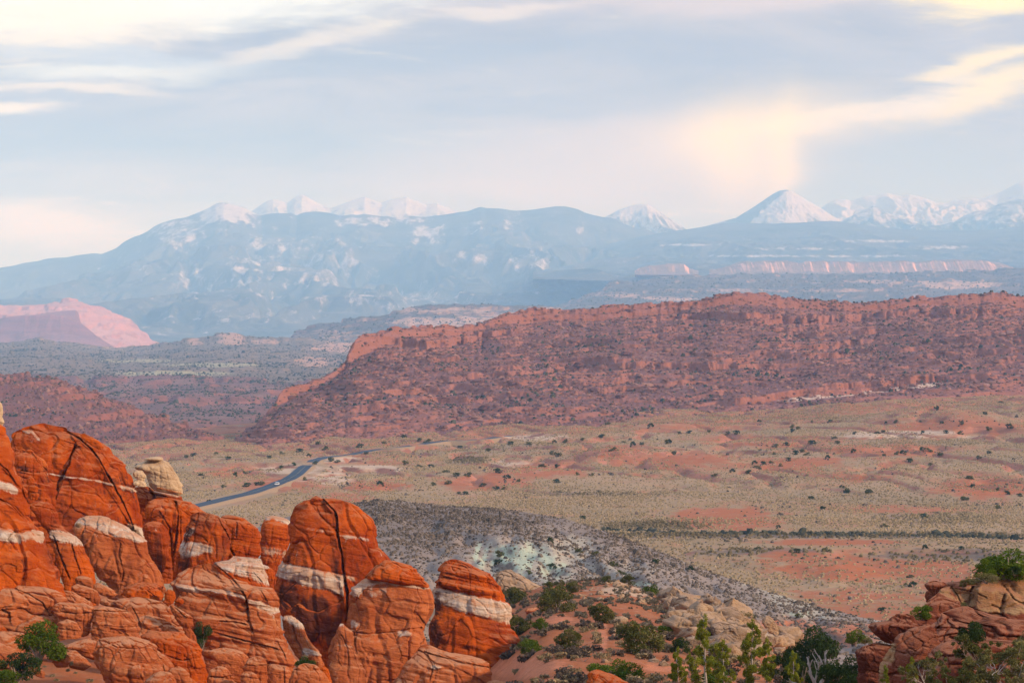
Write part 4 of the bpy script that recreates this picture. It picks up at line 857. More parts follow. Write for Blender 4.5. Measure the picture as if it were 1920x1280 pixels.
rock("sandstone_fin", "low dark red slab with a smooth overhanging lip in front of the cone shaped fin", "rock fin",
     [(736, 1284), (748, 1262), (762, 1238), (776, 1218), (788, 1208), (800, 1206), (824, 1215), (850, 1224), (880, 1230), (908, 1238), (916, 1244), (917, 1264), (918, 1310), (736, 1310)], 150, M_BOULD, ratio=.5, lean=.25, ledge=1.0,
     cracks=[([(796, 1222), (830, 1232), (870, 1244), (914, 1250)], 3, .9), ([(800, 1224), (812, 1250), (806, 1275)], 2.2, .5)], bands=[([(806, 1244), (828, 1246)], [(806, 1252), (828, 1252)], .85)], varnish=[(850, 1252, 40, 10, .5)])
rock("sandstone_fin", "narrow leaning slab with a pale top in the dark gap left of the tall tower", "rock fin",
     [(529, 1160), (534, 1153), (546, 1153), (558, 1161), (570, 1174), (576, 1188), (585, 1204), (600, 1220), (606, 1236), (614, 1262), (618, 1300), (580, 1300), (566, 1240), (548, 1212), (534, 1190)], 171, M_BOULD, ratio=.5, lean=.2,
     bands=[([(528, 1150), (558, 1152), (574, 1170)], [(528, 1160), (552, 1172), (574, 1178)], .9), ([(566, 1214), (604, 1222)], [(566, 1228), (604, 1230)], .85)], cracks=[([(548, 1170), (556, 1200), (572, 1232)], 2.6, .9)])
# boulders at the foot
BLD = [
    ("wide layered boulder heap under the tall edge fin, dark hollow at its end", [(-60, 1100), (0, 1100), (12, 1097), (30, 1096), (60, 1098), (84, 1102), (104, 1109), (112, 1118), (119, 1124), (112, 1134), (106, 1142), (110, 1160), (106, 1178), (90, 1184), (-60, 1186)], 147, dict(ledge=1.6, ratio=.4, lean=.35, cracks=[([(14, 1098), (50, 1112), (80, 1130), (92, 1150)], 2.5, .5), ([(-4, 1140), (20, 1136), (54, 1142)], 2, .4), ([(4, 1144), (16, 1150), (18, 1164)], 5, 1.0)])),
    ("flat ledge of pink rock above the layered boulder heap", [(-60, 1086), (0, 1080), (40, 1080), (76, 1080), (92, 1090), (98, 1104), (98, 1112), (-60, 1112)], 151, dict(ledge=1.2, ratio=.4, lean=.5)),
    ("pale pink slab sloping at the lower edge, behind the bright green juniper", [(-60, 1184), (10, 1182), (40, 1188), (52, 1208), (50, 1240), (-60, 1240)], 142, dict(ledge=.8, ratio=.5, lean=.6)),
    ("tilted stack of thin red slabs below the white capped block, upper stone", [(142, 1082), (150, 1079), (164, 1080), (172, 1086), (176, 1094), (174, 1102), (156, 1098), (142, 1092)], 154, dict(ledge=1.2)),
    ("right hand stone of the tilted slab stack", [(174, 1094), (184, 1092), (200, 1098), (212, 1106), (220, 1114), (212, 1120), (192, 1116), (176, 1106)], 155, dict(ledge=1)),
    ("lower slabs of the tilted stack below the white capped block", [(136, 1098), (146, 1094), (164, 1100), (184, 1108), (190, 1120), (186, 1134), (170, 1126), (150, 1114), (138, 1108)], 151, dict(ledge=2, ratio=.5)),
    ("square dark red block in the shadowed cleft left of the slab stack", [(106, 1112), (118, 1106), (134, 1108), (150, 1116), (168, 1128), (176, 1140), (172, 1160), (110, 1160)], 150, dict(ledge=1.0)),
    ("red overhanging bench with a dark undercut, middle of the boulder slope", [(104, 1134), (112, 1128), (134, 1130), (160, 1132), (178, 1138), (180, 1150), (172, 1166), (166, 1190), (112, 1200), (112, 1160), (106, 1148)], 146, dict(ledge=1.2, ratio=.4, cracks=[([(114, 1146), (140, 1150), (172, 1148)], 2.5, .5), ([(126, 1166), (126, 1190)], 2, .5), ([(112, 1172), (150, 1176)], 2, .4)])),
    ("brick like cracked block at the foot of the undercut bench", [(110, 1166), (126, 1160), (142, 1166), (152, 1180), (150, 1196), (108, 1196)], 144, dict(ledge=1.6, cracks=[([(124, 1164), (125, 1196)], 2, .5), ([(110, 1178), (150, 1182)], 1.8, .4)])),
    ("large layered red mound right of the undercut bench, slabs peeling on its top", [(176, 1142), (184, 1138), (200, 1136), (216, 1138), (238, 1144), (246, 1154), (254, 1164), (262, 1180), (262, 1204), (180, 1204), (170, 1180), (176, 1158)], 146, dict(ledge=1.8, ratio=.5, cracks=[([(178, 1144), (210, 1146), (240, 1146)], 2, .5), ([(196, 1172), (230, 1176), (258, 1174)], 2, .4)])),
    ("flat slab above the large layered mound", [(184, 1124), (196, 1120), (220, 1126), (240, 1132), (244, 1140), (236, 1144), (206, 1136), (188, 1132)], 152, dict(ledge=1.2)),
    ("big smooth pink hump at the middle of the boulder slope", [(216, 1126), (232, 1119), (260, 1118), (284, 1122), (300, 1126), (318, 1138), (326, 1150), (340, 1164), (352, 1178), (362, 1188), (368, 1210), (364, 1230), (240, 1230), (250, 1170), (238, 1146)], 152, dict(ledge=.9, ratio=.5, lean=.5, cracks=[([(250, 1140), (258, 1158), (264, 1176)], 2.5, .5)])),
    ("rounded orange boulder under the snout of the white capped block", [(232, 1112), (240, 1102), (258, 1094), (276, 1094), (292, 1100), (302, 1108), (306, 1120), (296, 1128), (260, 1128), (238, 1120)], 158, dict(ledge=1.2, cracks=[([(250, 1100), (276, 1106), (290, 1118)], 1.8, .3)])),
    ("thin arched rim of rock just above the rounded orange boulder", [(226, 1116), (240, 1098), (262, 1090), (290, 1092), (306, 1100), (306, 1112), (280, 1100), (256, 1100), (240, 1112)], 162, dict(ledge=.8)),
    ("upright orange stone right of the rounded orange boulder", [(308, 1112), (314, 1104), (324, 1106), (330, 1116), (326, 1130), (316, 1136), (308, 1130)], 157, dict(ledge=1)),
    ("small dark red stone beside the upright orange stone", [(328, 1124), (334, 1119), (342, 1122), (344, 1130), (336, 1136), (328, 1132)], 155, dict(ledge=1)),
    ("tilted wedge with a pointed head leaning beside the smooth pink hump", [(316, 1136), (322, 1132), (332, 1138), (346, 1146), (358, 1154), (364, 1164), (360, 1176), (368, 1190), (369, 1206), (358, 1206), (344, 1180), (326, 1152)], 150, dict(ledge=1.4, cracks=[([(330, 1140), (346, 1156), (362, 1160)], 2, .5)])),
    ("broad pale orange hump right of the big round boulder", [(262, 1190), (280, 1183), (310, 1182), (340, 1184), (352, 1194), (366, 1204), (376, 1218), (382, 1236), (388, 1256), (390, 1300), (300, 1300), (290, 1220)], 143, dict(ledge=.8, ratio=.6, lean=.35, cracks=[([(310, 1228), (340, 1238), (372, 1232)], 2, .4)])),
    ("big round pink boulder with a pale top and shadowed left face, front of the slope", [(184, 1206), (186, 1198), (196, 1195), (214, 1193), (232, 1192), (246, 1193), (260, 1196), (276, 1204), (288, 1212), (298, 1224), (312, 1240), (320, 1252), (312, 1262), (290, 1290), (204, 1290), (194, 1262), (187, 1234)], 134, dict(ledge=.7, ratio=.8, lean=.1, sup=2.6, yaw=.25, cracks=[([(190, 1200), (220, 1214), (260, 1216), (284, 1210)], 2, .4), ([(286, 1214), (304, 1240), (308, 1256)], 2, .5)])),
    ("low pink slab left of the big round boulder", [(120, 1212), (132, 1204), (150, 1198), (168, 1196), (184, 1202), (190, 1220), (188, 1238), (160, 1230), (140, 1216)], 139, dict(ledge=.9, ratio=.7, lean=.3)),
    ("small pale oval stone below the low pink slab", [(96, 1236), (102, 1226), (116, 1222), (128, 1228), (134, 1240), (126, 1250), (104, 1250)], 135, dict(ledge=.8)),
    ("flat red pavement slab behind the pale oval stone", [(120, 1222), (140, 1218), (160, 1232), (174, 1246), (160, 1254), (136, 1250)], 137, dict(ledge=.8, lean=.5)),
    ("small split cream stone at the foot of the green juniper", [(60, 1256), (68, 1252), (80, 1256), (86, 1264), (84, 1270), (70, 1268)], 128, dict(ledge=1.2)),
    ("round top boulder cut by the lower edge, right of the big round boulder", [(266, 1296), (272, 1274), (284, 1264), (302, 1257), (318, 1260), (330, 1272), (336, 1300)], 128, dict(ledge=.7, ratio=.8)),
    ("dark pink boulder behind the round top boulder", [(314, 1260), (322, 1250), (336, 1248), (350, 1256), (360, 1276), (364, 1300), (320, 1300)], 131, dict(ledge=.7)),
    ("long whale backed boulder with a pale top in the gap below the banded buttress", [(392, 1220), (400, 1215), (420, 1213), (440, 1216), (456, 1222), (468, 1232), (472, 1244), (466, 1262), (456, 1280), (440, 1284), (420, 1256), (404, 1236)], 143, dict(ledge=1, ratio=.6)),
    ("mushroom shaped boulder with a smooth round cap beside the whale backed boulder", [(460, 1240), (470, 1231), (486, 1229), (498, 1236), (502, 1246), (500, 1262), (504, 1300), (456, 1300), (462, 1262), (456, 1250)], 138, dict(ledge=.9, cracks=[([(458, 1246), (480, 1248), (502, 1246)], 2.5, .6)])),
    ("small boulder with a flat brow in front of the mushroom shaped one", [(450, 1266), (456, 1258), (470, 1257), (482, 1264), (486, 1276), (484, 1300), (452, 1300)], 131, dict(ledge=1.2, cracks=[([(452, 1268), (484, 1272)], 2, .5)])),
    ("squat boulder with a bulging round cap, left of the whale backed boulder", [(392, 1266), (396, 1253), (410, 1248), (424, 1250), (434, 1262), (444, 1280), (452, 1300), (390, 1300)], 132, dict(ledge=1, cracks=[([(394, 1268), (416, 1270), (436, 1266)], 2.5, .5)])),
    ("grey pink block right of the mushroom shaped boulder", [(502, 1250), (508, 1244), (526, 1246), (542, 1250), (548, 1262), (546, 1300), (506, 1300)], 144, dict(ledge=1, cracks=[([(532, 1250), (534, 1290)], 2, .4)])),
    ("cone shaped pink boulder with a dark red cap stone, below the leaning slab", [(543, 1272), (548, 1256), (556, 1246), (572, 1242), (588, 1244), (600, 1254), (612, 1266), (622, 1284), (628, 1300), (540, 1300)], 140, dict(ledge=1.3, cracks=[([(548, 1254), (574, 1258), (600, 1254)], 2, .4)])),
    ("orange fragment wedged between the leaning slab and the tall tower", [(600, 1250), (608, 1246), (616, 1254), (622, 1270), (620, 1290), (606, 1282)], 152, dict(ledge=1)),
    ("small dull rock cut by the lower edge in front of the overhanging lip slab", [(908, 1284), (916, 1276), (934, 1274), (950, 1278), (956, 1296), (908, 1296)], 140, dict(ledge=.8)),
    ("low striped red rock pointing right at the lower edge, near the sapling pines", [(1096, 1284), (1104, 1262), (1110, 1255), (1122, 1254), (1140, 1260), (1156, 1268), (1176, 1278), (1190, 1290), (1096, 1296)], 112, dict(ledge=2.0, ratio=.9)),
]
for lb, pg, D, kw in BLD:
    rock("boulder", lb, "boulder", pg, D, M_FIN if "orange" in lb or "striped" in lb else M_BOULD, "boulders at the foot of the fins", block=0.55, **kw)

# ------------------------------------------------------------------ tan boulder pile on the near crest
PILE = [
    ("largest tan boulder of the pile, split across by a thin ledge", [(1332, 1172), (1340, 1166), (1356, 1164), (1376, 1170), (1392, 1178), (1402, 1190), (1402, 1206), (1384, 1212), (1378, 1222), (1366, 1226), (1352, 1216), (1342, 1200), (1334, 1188)], 222),
    ("smooth orange tan boulder above the largest one", [(1326, 1172), (1328, 1156), (1340, 1146), (1358, 1140), (1366, 1144), (1368, 1156), (1360, 1166), (1344, 1170), (1334, 1178)], 228),
    ("square tan block with a shadowed notch, on top of the pile", [(1360, 1152), (1364, 1143), (1380, 1146), (1394, 1156), (1396, 1166), (1384, 1170), (1366, 1164)], 229),
    ("ball shaped tan boulder at the foot of the largest one", [(1374, 1196), (1380, 1184), (1392, 1180), (1402, 1188), (1404, 1200), (1396, 1208), (1380, 1206)], 219),
    ("tall grey fluted block at the left of the pile", [(1276, 1170), (1280, 1150), (1290, 1140), (1302, 1140), (1300, 1160), (1294, 1178), (1280, 1182)], 232),
    ("grey rounded block between the fluted block and the orange tan boulder", [(1292, 1186), (1300, 1170), (1318, 1158), (1328, 1162), (1326, 1180), (1314, 1196), (1298, 1198)], 226),
    ("long grey ledge along the crest of the pile", [(1296, 1142), (1302, 1130), (1320, 1126), (1340, 1126), (1346, 1134), (1336, 1142), (1318, 1150), (1302, 1150)], 238),
    ("isolated tall tan boulder at the right end of the pile", [(1428, 1166), (1430, 1156), (1440, 1153), (1450, 1160), (1458, 1172), (1458, 1188), (1450, 1190), (1438, 1180)], 228),
    ("tan boulder with an overhanging head left above the pile", [(1264, 1132), (1266, 1122), (1278, 1119), (1284, 1128), (1282, 1140), (1270, 1140)], 244),
    ("pale bright block perched beside the overhanging head", [(1274, 1128), (1280, 1122), (1286, 1130), (1284, 1138), (1276, 1138)], 241),
    ("white flat boulder on the red slope behind a juniper", [(1142, 1164), (1150, 1156), (1166, 1154), (1176, 1158), (1174, 1166), (1162, 1170), (1148, 1170)], 236),
    ("small white flake lying on the red slope", [(1112, 1176), (1116, 1170), (1124, 1169), (1122, 1176), (1114, 1180)], 230),
    ("pale crest rock beside the round juniper on the skyline", [(1148, 1096), (1152, 1088), (1160, 1086), (1164, 1092), (1178, 1096), (1180, 1102), (1166, 1104), (1152, 1102)], 270),
    ("tan layered outcrop running down from the crest behind the cone fin", [(924, 1096), (930, 1076), (938, 1068), (958, 1067), (976, 1076), (990, 1086), (1008, 1096), (1026, 1104), (1020, 1108), (984, 1106), (950, 1108), (930, 1104)], 268),
    ("pinkish flat rock half buried by the junipers near the cone fin", [(984, 1144), (992, 1138), (1008, 1138), (1014, 1146), (1002, 1150), (986, 1150)], 240),
    ("red flat rock close behind the cone fin", [(948, 1146), (952, 1140), (966, 1142), (984, 1148), (980, 1152), (960, 1152)], 235),
]
for lb, pg, D in PILE:
    ys = [q[1] for q in pg]; uc = sum(q[0] for q in pg) / len(pg)
    hq = near_slope.hit(uc, max(ys) - 0.25 * (max(ys) - min(ys)))
    if hq is not None: D = hq[1] + 0.6
    rock("boulder", lb, "boulder", pg, D, M_BOULD if "red flat" in lb or "pinkish" in lb else M_TAN, "tan boulders on the near crest", dv=0.9, ledge=1.0, ratio=0.8, lean=0.15, lump=1.3, sup=3.2, block=0.75, bsize=1.6)
# smaller rubble stones of the pile: a few shapes, many copies
stone_meshes = []
for k in range(6):
    n = 26; ang = np.sort(RNG.uniform(0, 2 * math.pi, 9)); rr = RNG.uniform(0.72, 1.1, 9)
    pg = [(960 + 34 * r_ * math.cos(a_), 640 - 25 * r_ * math.sin(a_)) for a_, r_ in zip(ang, rr)]
    me, _ = rock_mesh("boulder", pg, 100, M_TAN, ratio=0.8, dv=2.2, seed=k * 7.7, ledge=1.0, lump=1.6, sup=3.8, block=1.4, bsize=1.5, base_loc=(0, 100, 0), yaw=RNG.uniform(-.4, .4))
    stone_meshes.append(me)                        # about 1.5 m across
rubble_zone = [(1250, 1125), (1290, 1138), (1330, 1128), (1360, 1136), (1390, 1146), (1410, 1150), (1430, 1170), (1450, 1190), (1468, 1210), (1474, 1226), (1440, 1228), (1400, 1224), (1370, 1232), (1340, 1236), (1310, 1220), (1290, 1200), (1272, 1186), (1262, 1160)]
def inside(pg, x, y):
    r_ = False
    for (x1, y1), (x2, y2) in zip(pg, pg[1:] + pg[:1]):
        if (y1 > y) != (y2 > y) and x < x1 + (y - y1) / (y2 - y1) * (x2 - x1): r_ = not r_
    return r_
cnt = 0
while cnt < 170:
    u, v = random.uniform(1240, 1480), random.uniform(1118, 1240)
    if not inside(rubble_zone, u, v): continue
    q = near_slope.hit(u, v)
    if q is None: continue
    s_ = random.choice([0.5, 0.7, 1.0, 1.5, 2.2]) * random.uniform(0.8, 1.25) * q[1] / 190
    o = link("boulder", stone_meshes[cnt % 6], None, (q[0], q[1], q[2] + 0.16 * s_), random.uniform(0, 6.28), s_)
    o.rotation_euler = (random.uniform(-.5, .5), random.uniform(-.5, .5), random.uniform(0, 6.28))
    tag(o, "tan angular stone lying loose among the big boulders of the tan pile", "boulder", "loose stones of the tan boulder pile")
    cnt += 1
def scatter_stones(n, box, label, group, sc, mat=None):
    k = 0
    while k < n:
        u, v = random.uniform(box[0], box[2]), random.uniform(box[1], box[3])
        q = near_slope.hit(u, v)
        if q is None: k += 1; continue
        o = link("boulder", stone_meshes[k % 6], None, (q[0], q[1], q[2]), random.uniform(0, 6.28), random.uniform(*sc))
        tag(o, label, "boulder", group); k += 1
scatter_stones(45, (1090, 1090, 1290, 1130), "small pale stone on the stony crest left of the tan pile", "stones along the near crest", (0.35, 0.9))
scatter_stones(20, (950, 1150, 1250, 1250), "small pale stone lying on the red sand slope", "stones on the red slope", (0.25, 0.6))

# ------------------------------------------------------------------ right outcrop, close to the viewpoint
OUT = "ledges of the near right outcrop"
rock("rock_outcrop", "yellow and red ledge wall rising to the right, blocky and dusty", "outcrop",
     [(1732, 1110), (1738, 1096), (1750, 1088), (1780, 1086), (1800, 1082), (1830, 1076), (1856, 1068), (1880, 1058), (1910, 1056), (2060, 1040), (2060, 1240), (1700, 1240), (1716, 1180), (1740, 1140)], 100, M_RED_SHADE, block=0.9, ratio=.3, lean=.8, ledge=1.6, lump=1.1, dv=1.6,
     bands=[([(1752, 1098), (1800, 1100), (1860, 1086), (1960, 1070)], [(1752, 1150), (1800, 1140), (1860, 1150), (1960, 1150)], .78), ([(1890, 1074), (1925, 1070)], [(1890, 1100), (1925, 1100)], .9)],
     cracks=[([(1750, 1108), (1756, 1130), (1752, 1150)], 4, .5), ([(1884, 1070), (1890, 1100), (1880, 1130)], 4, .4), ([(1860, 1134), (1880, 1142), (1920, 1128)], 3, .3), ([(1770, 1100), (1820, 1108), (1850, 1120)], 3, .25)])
rock("rock_outcrop", "round red nose at the left tip of the yellow ledge wall", "outcrop", [(1733, 1096), (1738, 1090), (1750, 1088), (1770, 1090), (1776, 1098), (1762, 1106), (1756, 1120), (1744, 1110)], 97, M_RED_SHADE, block=0.9, dv=1.3, ledge=.6, lump=.8)
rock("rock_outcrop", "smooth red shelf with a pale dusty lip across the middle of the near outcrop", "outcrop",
     [(1700, 1186), (1716, 1176), (1740, 1160), (1760, 1146), (1790, 1138), (1812, 1136), (1850, 1150), (1900, 1160), (1980, 1165), (1980, 1300), (1690, 1300), (1690, 1230)], 92, M_RED_SHADE, block=0.9, ratio=.3, lean=.7, ledge=1.4, dv=1.6, cracks=[([(1720, 1180), (1770, 1176), (1830, 1180)], 3.5, .6), ([(1730, 1200), (1780, 1190), (1830, 1186)], 4, .5)])
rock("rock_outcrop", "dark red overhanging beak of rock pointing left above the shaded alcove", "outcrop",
     [(1628, 1172), (1640, 1167), (1662, 1164), (1666, 1156), (1680, 1150), (1700, 1150), (1716, 1156), (1726, 1170), (1716, 1186), (1700, 1200), (1680, 1208), (1660, 1204), (1644, 1194), (1634, 1182)], 90, M_RED_SHADE, block=0.9, ratio=.6, ledge=1.4, lean=.05, dv=1.4, varnish=[(1680, 1190, 40, 20, .7)])
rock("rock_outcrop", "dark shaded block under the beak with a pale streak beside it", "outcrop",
     [(1604, 1222), (1614, 1210), (1640, 1204), (1664, 1206), (1684, 1212), (1690, 1240), (1684, 1300), (1606, 1300), (1610, 1256)], 90, M_RED_SHADE, block=0.9, ratio=.6, ledge=1.6, lean=.05, dv=1.4, varnish=[(1640, 1250, 50, 50, .9)])  # patch across the whole block puts the alcove's shade into the colour
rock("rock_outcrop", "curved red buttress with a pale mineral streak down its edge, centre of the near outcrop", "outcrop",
     [(1640, 1300), (1648, 1262), (1656, 1236), (1668, 1212), (1682, 1196), (1700, 1182), (1720, 1174), (1744, 1172), (1760, 1184), (1756, 1206), (1770, 1240), (1780, 1300)], 86, M_RED_SHADE, block=0.9, ratio=.6, ledge=.8, lean=.15, dv=1.4,
     bands=[([(1640, 1200), (1668, 1200), (1678, 1206)], [(1640, 1300), (1654, 1300), (1666, 1240)], .9)], varnish=[(1715, 1215, 20, 16, .8)])  # dark patch stands in for the shade of a hollow
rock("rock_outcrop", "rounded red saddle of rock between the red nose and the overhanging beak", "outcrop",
     [(1688, 1200), (1698, 1160), (1716, 1148), (1738, 1122), (1760, 1110), (1800, 1128), (1800, 1210)], 96, M_RED_SHADE, block=0.9, ratio=.4, lean=.6, ledge=1.2, dv=1.4)
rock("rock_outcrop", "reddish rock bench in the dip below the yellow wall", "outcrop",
     [(1740, 1230), (1760, 1206), (1790, 1196), (1830, 1198), (1870, 1206), (1960, 1200), (1960, 1300), (1740, 1300)], 84, M_RED_SHADE, block=0.9, ratio=.4, ledge=1.2, lean=.5, dv=1.6)

# ------------------------------------------------------------------ road and car
def valley_hit(u, v): return ground.hit(u, v)
def ribbon(name, pts_px, width, mat, lift, n=160, label=None):
    w = [valley_hit(u, v) for u, v in pts_px]
    w = np.array([q for q in w if q is not None])
    # smooth plan curve (Catmull-Rom), then follow the ground
    t = np.linspace(0, len(w) - 1.001, n); k = t.astype(int); f = (t - k)[:, None]
    g = lambda i: w[np.clip(i, 0, len(w) - 1)]
    p0, p1, p2, p3 = g(k - 1), g(k), g(k + 1), g(k + 2)
    c = 0.5 * (2 * p1 + (p2 - p0) * f + (2 * p0 - 5 * p1 + 4 * p2 - p3) * f ** 2 + (3 * p1 - p0 - 3 * p2 + p3) * f ** 3)
    zc = np.array([ground.at(x, y) for x, y, _ in c])
    zc = np.convolve(np.concatenate([zc[:1].repeat(15), zc, zc[-1:].repeat(15)]), np.ones(31) / 31, 'valid')
    d = np.gradient(c[:, :2], axis=0); d /= np.linalg.norm(d, axis=1)[:, None]
    nrm = np.stack([-d[:, 1], d[:, 0]], -1)
    return c, zc, nrm
def strip_mesh(name, c, zc, nrm, offs, mat):
    verts = np.stack([np.stack([c[:, 0] + nrm[:, 0] * o, c[:, 1] + nrm[:, 1] * o, zc + h], -1) for o, h in offs], 1)
    return mesh_np(name, verts.reshape(-1, 3), grid_faces(len(c), len(offs)), mat, False)
def asphalt():
    m, T = new_mat("asphalt"); p = T.pos()
    c = T.mix(T.step(T.noise(p, 0.06, 5, 0.6), 0.35, 0.65), (0.020, 0.034, 0.060), (0.028, 0.046, 0.076))  # blue tint puts the sky's reflection into the base colour
    return finish(m, T, c, 0.7, None, 0.12)
M_ASPH = asphalt()
def flat_mat(name, c, rough=0.6, spec=0.3, metal=0.0):
    m, T = new_mat(name); p = T.pos()
    n = T.noise(p, 3.0, 4, 0.6)
    b = T.node('ShaderNodeBsdfPrincipled', {'Base Color': T.mix(T.step(n, 0.3, 0.7), c, tuple(q * 0.82 for q in c)), 'Roughness': rough, 'Specular IOR Level': spec, 'Metallic': metal})
    T.node('ShaderNodeOutputMaterial', {0: b.outputs[0]})
    return m
M_LINE = flat_mat("road_paint", (0.30, 0.24, 0.09))
M_SHOULD = flat_mat("pale_road_bank", (0.31, 0.21, 0.13), 0.95, 0.1)
ROAD_PX = [(330, 962), (385, 949), (430, 938), (470, 928), (505, 915), (530, 905), (552, 894), (568, 882), (578, 872), (592, 866), (612, 859), (650, 853), (700, 846), (760, 838), (830, 831), (900, 823), (960, 817)]
rc, rz, rn_ = ribbon("road", ROAD_PX, 9.0, M_ASPH, 0, 260)
ROAD_XY = rc[:, :2]
strip_road = link("road", strip_mesh("road", rc, rz, rn_, [(-7.5, -2.0), (-4.4, 0.9), (-3.6, 1.25), (3.6, 1.25), (4.4, 0.9), (7.5, -2.0)], M_ASPH))
strip_road.data.materials.append(M_SHOULD)
for i, pgn in enumerate(strip_road.data.polygons):
    if i % 5 != 2: pgn.material_index = 1
tag(strip_road, "two lane asphalt road curving across the valley floor", kind='structure')
for o_ in (-0.12, 0.12):
    lm = link("road_line", strip_mesh("road_line", rc, rz + 1.275, rn_, [(o_ - 0.05, 0), (o_ + 0.05, 0)], M_LINE))
    tag(lm, "yellow centre line of the road", kind='structure')
def add_box(V, Fc, lo, hi, taper=(1, 1), shift=0.0):
    b = len(V)
    for z, k in ((lo[2], (1, 1)), (hi[2], taper)):
        cx, cy = (lo[0] + hi[0]) / 2 + (shift if k != (1, 1) else 0), (lo[1] + hi[1]) / 2
        hx, hy = (hi[0] - lo[0]) / 2 * k[0], (hi[1] - lo[1]) / 2 * k[1]
        V += [(cx - hx, cy - hy, z), (cx + hx, cy - hy, z), (cx + hx, cy + hy, z), (cx - hx, cy + hy, z)]
    for f in ((3, 2, 1, 0), (4, 5, 6, 7), (0, 1, 5, 4), (1, 2, 6, 5), (2, 3, 7, 6), (3, 0, 4, 7)): Fc.append([b + q for q in f])
def box_obj(name, boxes, mat, parent=None, bevel=0.0):
    V, Fc = [], []
    for bx in boxes: add_box(V, Fc, *bx)
    me = mesh_np(name, np.array(V, float), np.array(Fc), mat, False)
    o = link(name, me, parent)
    if bevel:
        md = o.modifiers.new("bevel", 'BEVEL'); md.width = bevel; md.segments = 2
    return o
M_WHITE = flat_mat("white_car_paint", (0.80, 0.80, 0.80), 0.3, 0.5)
M_GLASS = flat_mat("dark_car_glass", (0.03, 0.035, 0.04), 0.1, 0.6)
M_TYRE = flat_mat("tyre_rubber", (0.02, 0.02, 0.02), 0.8, 0.2)
ci = int(np.argmin(np.abs((960 + rc[:, 0] / rc[:, 1] * F) - 512)))
cdir = rc[ci + 1] - rc[ci - 1]
car = link("car", None, None, (rc[ci, 0] + rn_[ci, 0] * -1.9, rc[ci, 1] + rn_[ci, 1] * -1.9, rz[ci] + 1.26), math.atan2(cdir[1], cdir[0]))
tag(car, "small white car driving along the valley road", "car")
box_obj("body", [((-2.25, -0.9, 0.32), (2.25, 0.9, 0.95), (0.97, 0.93)), ((-1.5, -0.78, 1.38), (0.75, 0.78, 1.46), (0.95, 0.92))], M_WHITE, car, 0.06)
box_obj("window", [((-1.95, -0.80, 0.95), (1.25, 0.80, 1.385), (0.70, 0.92), -0.05)], M_GLASS, car)
for sx in (-1.4, 1.4):
    for sy in (-0.84, 0.84):
        a = np.linspace(0, 2 * math.pi, 17)[:-1]
        V = np.concatenate([np.stack([sx + .33 * np.cos(a), np.full(16, sy + s_), .33 + .33 * np.sin(a)], -1) for s_ in (-.11, .11)])
        r = np.arange(16)
        me = mesh_np("wheel", V, [np.stack([r, (r + 1) % 16, (r + 1) % 16 + 16, r + 16], -1), np.array([list(range(15, -1, -1)), list(range(16, 32))])], M_TYRE, False)
        link("wheel", me, car)
for sy in (-0.6, 0.6):
    box_obj("headlight", [((2.19, sy - .2, .62), (2.265, sy + .2, .78))], M_GLASS, car)

# ------------------------------------------------------------------ plants
def leaf_mat(name, dark, light, dry=None, trans=0.25):
    m, T = new_mat(name); p = T.pos()
    t = T.attr("tint")
    c = T.mix(t, dark, light)
    if dry: c = T.mix(T.step(T.noise(p, 0.9, 4, 0.6), 0.56, 0.66), c, dry)
    oi = T.node('ShaderNodeObjectInfo').outputs['Random']
    c = T.mix(T.mul(oi, 0.35), c, tuple(0.6 * q for q in dark))
    d = T.node('ShaderNodeBsdfDiffuse', {0: c})
    tr = T.node('ShaderNodeBsdfTranslucent', {0: c})
    mx = T.node('ShaderNodeMixShader', {0: trans, 1: d.outputs[0], 2: tr.outputs[0]})
    T.node('ShaderNodeOutputMaterial', {0: mx.outputs[0]})
    return m
M_JUN = leaf_mat("juniper_leaves", (0.075, 0.082, 0.022), (0.165, 0.155, 0.045), (0.17, 0.13, 0.07))
M_JUNG = leaf_mat("bright_juniper_leaves", (0.055, 0.095, 0.012), (0.145, 0.19, 0.020))
M_JUND = leaf_mat("dark_pinyon_leaves", (0.022, 0.042, 0.016), (0.075, 0.105, 0.026))
M_SAP = leaf_mat("yellow_green_leaves", (0.15, 0.17, 0.020), (0.32, 0.33, 0.035))
M_OLIVE = leaf_mat("olive_leaves", (0.10, 0.10, 0.035), (0.24, 0.21, 0.07), (0.24, 0.19, 0.10))
M_SAGE = leaf_mat("sage_leaves", (0.155, 0.118, 0.062), (0.48, 0.35, 0.20), None, 0.1)
M_BRUSH = leaf_mat("dark_brush", (0.060, 0.048, 0.038), (0.22, 0.17, 0.13), None, 0.1)
M_HILLB = leaf_mat("hill_brush", (0.095, 0.074, 0.058), (0.28, 0.215, 0.165), None, 0.1)
M_FARBR = leaf_mat("far_brush", (0.045, 0.050, 0.035), (0.13, 0.12, 0.075), None, 0.1)
def wood_mat(name, a, b):
    m, T = new_mat(name); p = T.pos()
    n = T.noise(T.mapping(p, (6, 6, 1)), 4.0, 5, 0.6)
    return finish(m, T, T.mix(T.step(n, 0.35, 0.65), a, b), 0.9, T.bump(n, 0.05))
M_WOOD = wood_mat("grey_bark", (0.20, 0.15, 0.11), (0.34, 0.27, 0.21))
M_DEAD = wood_mat("bleached_wood", (0.30, 0.25, 0.21), (0.46, 0.40, 0.35))

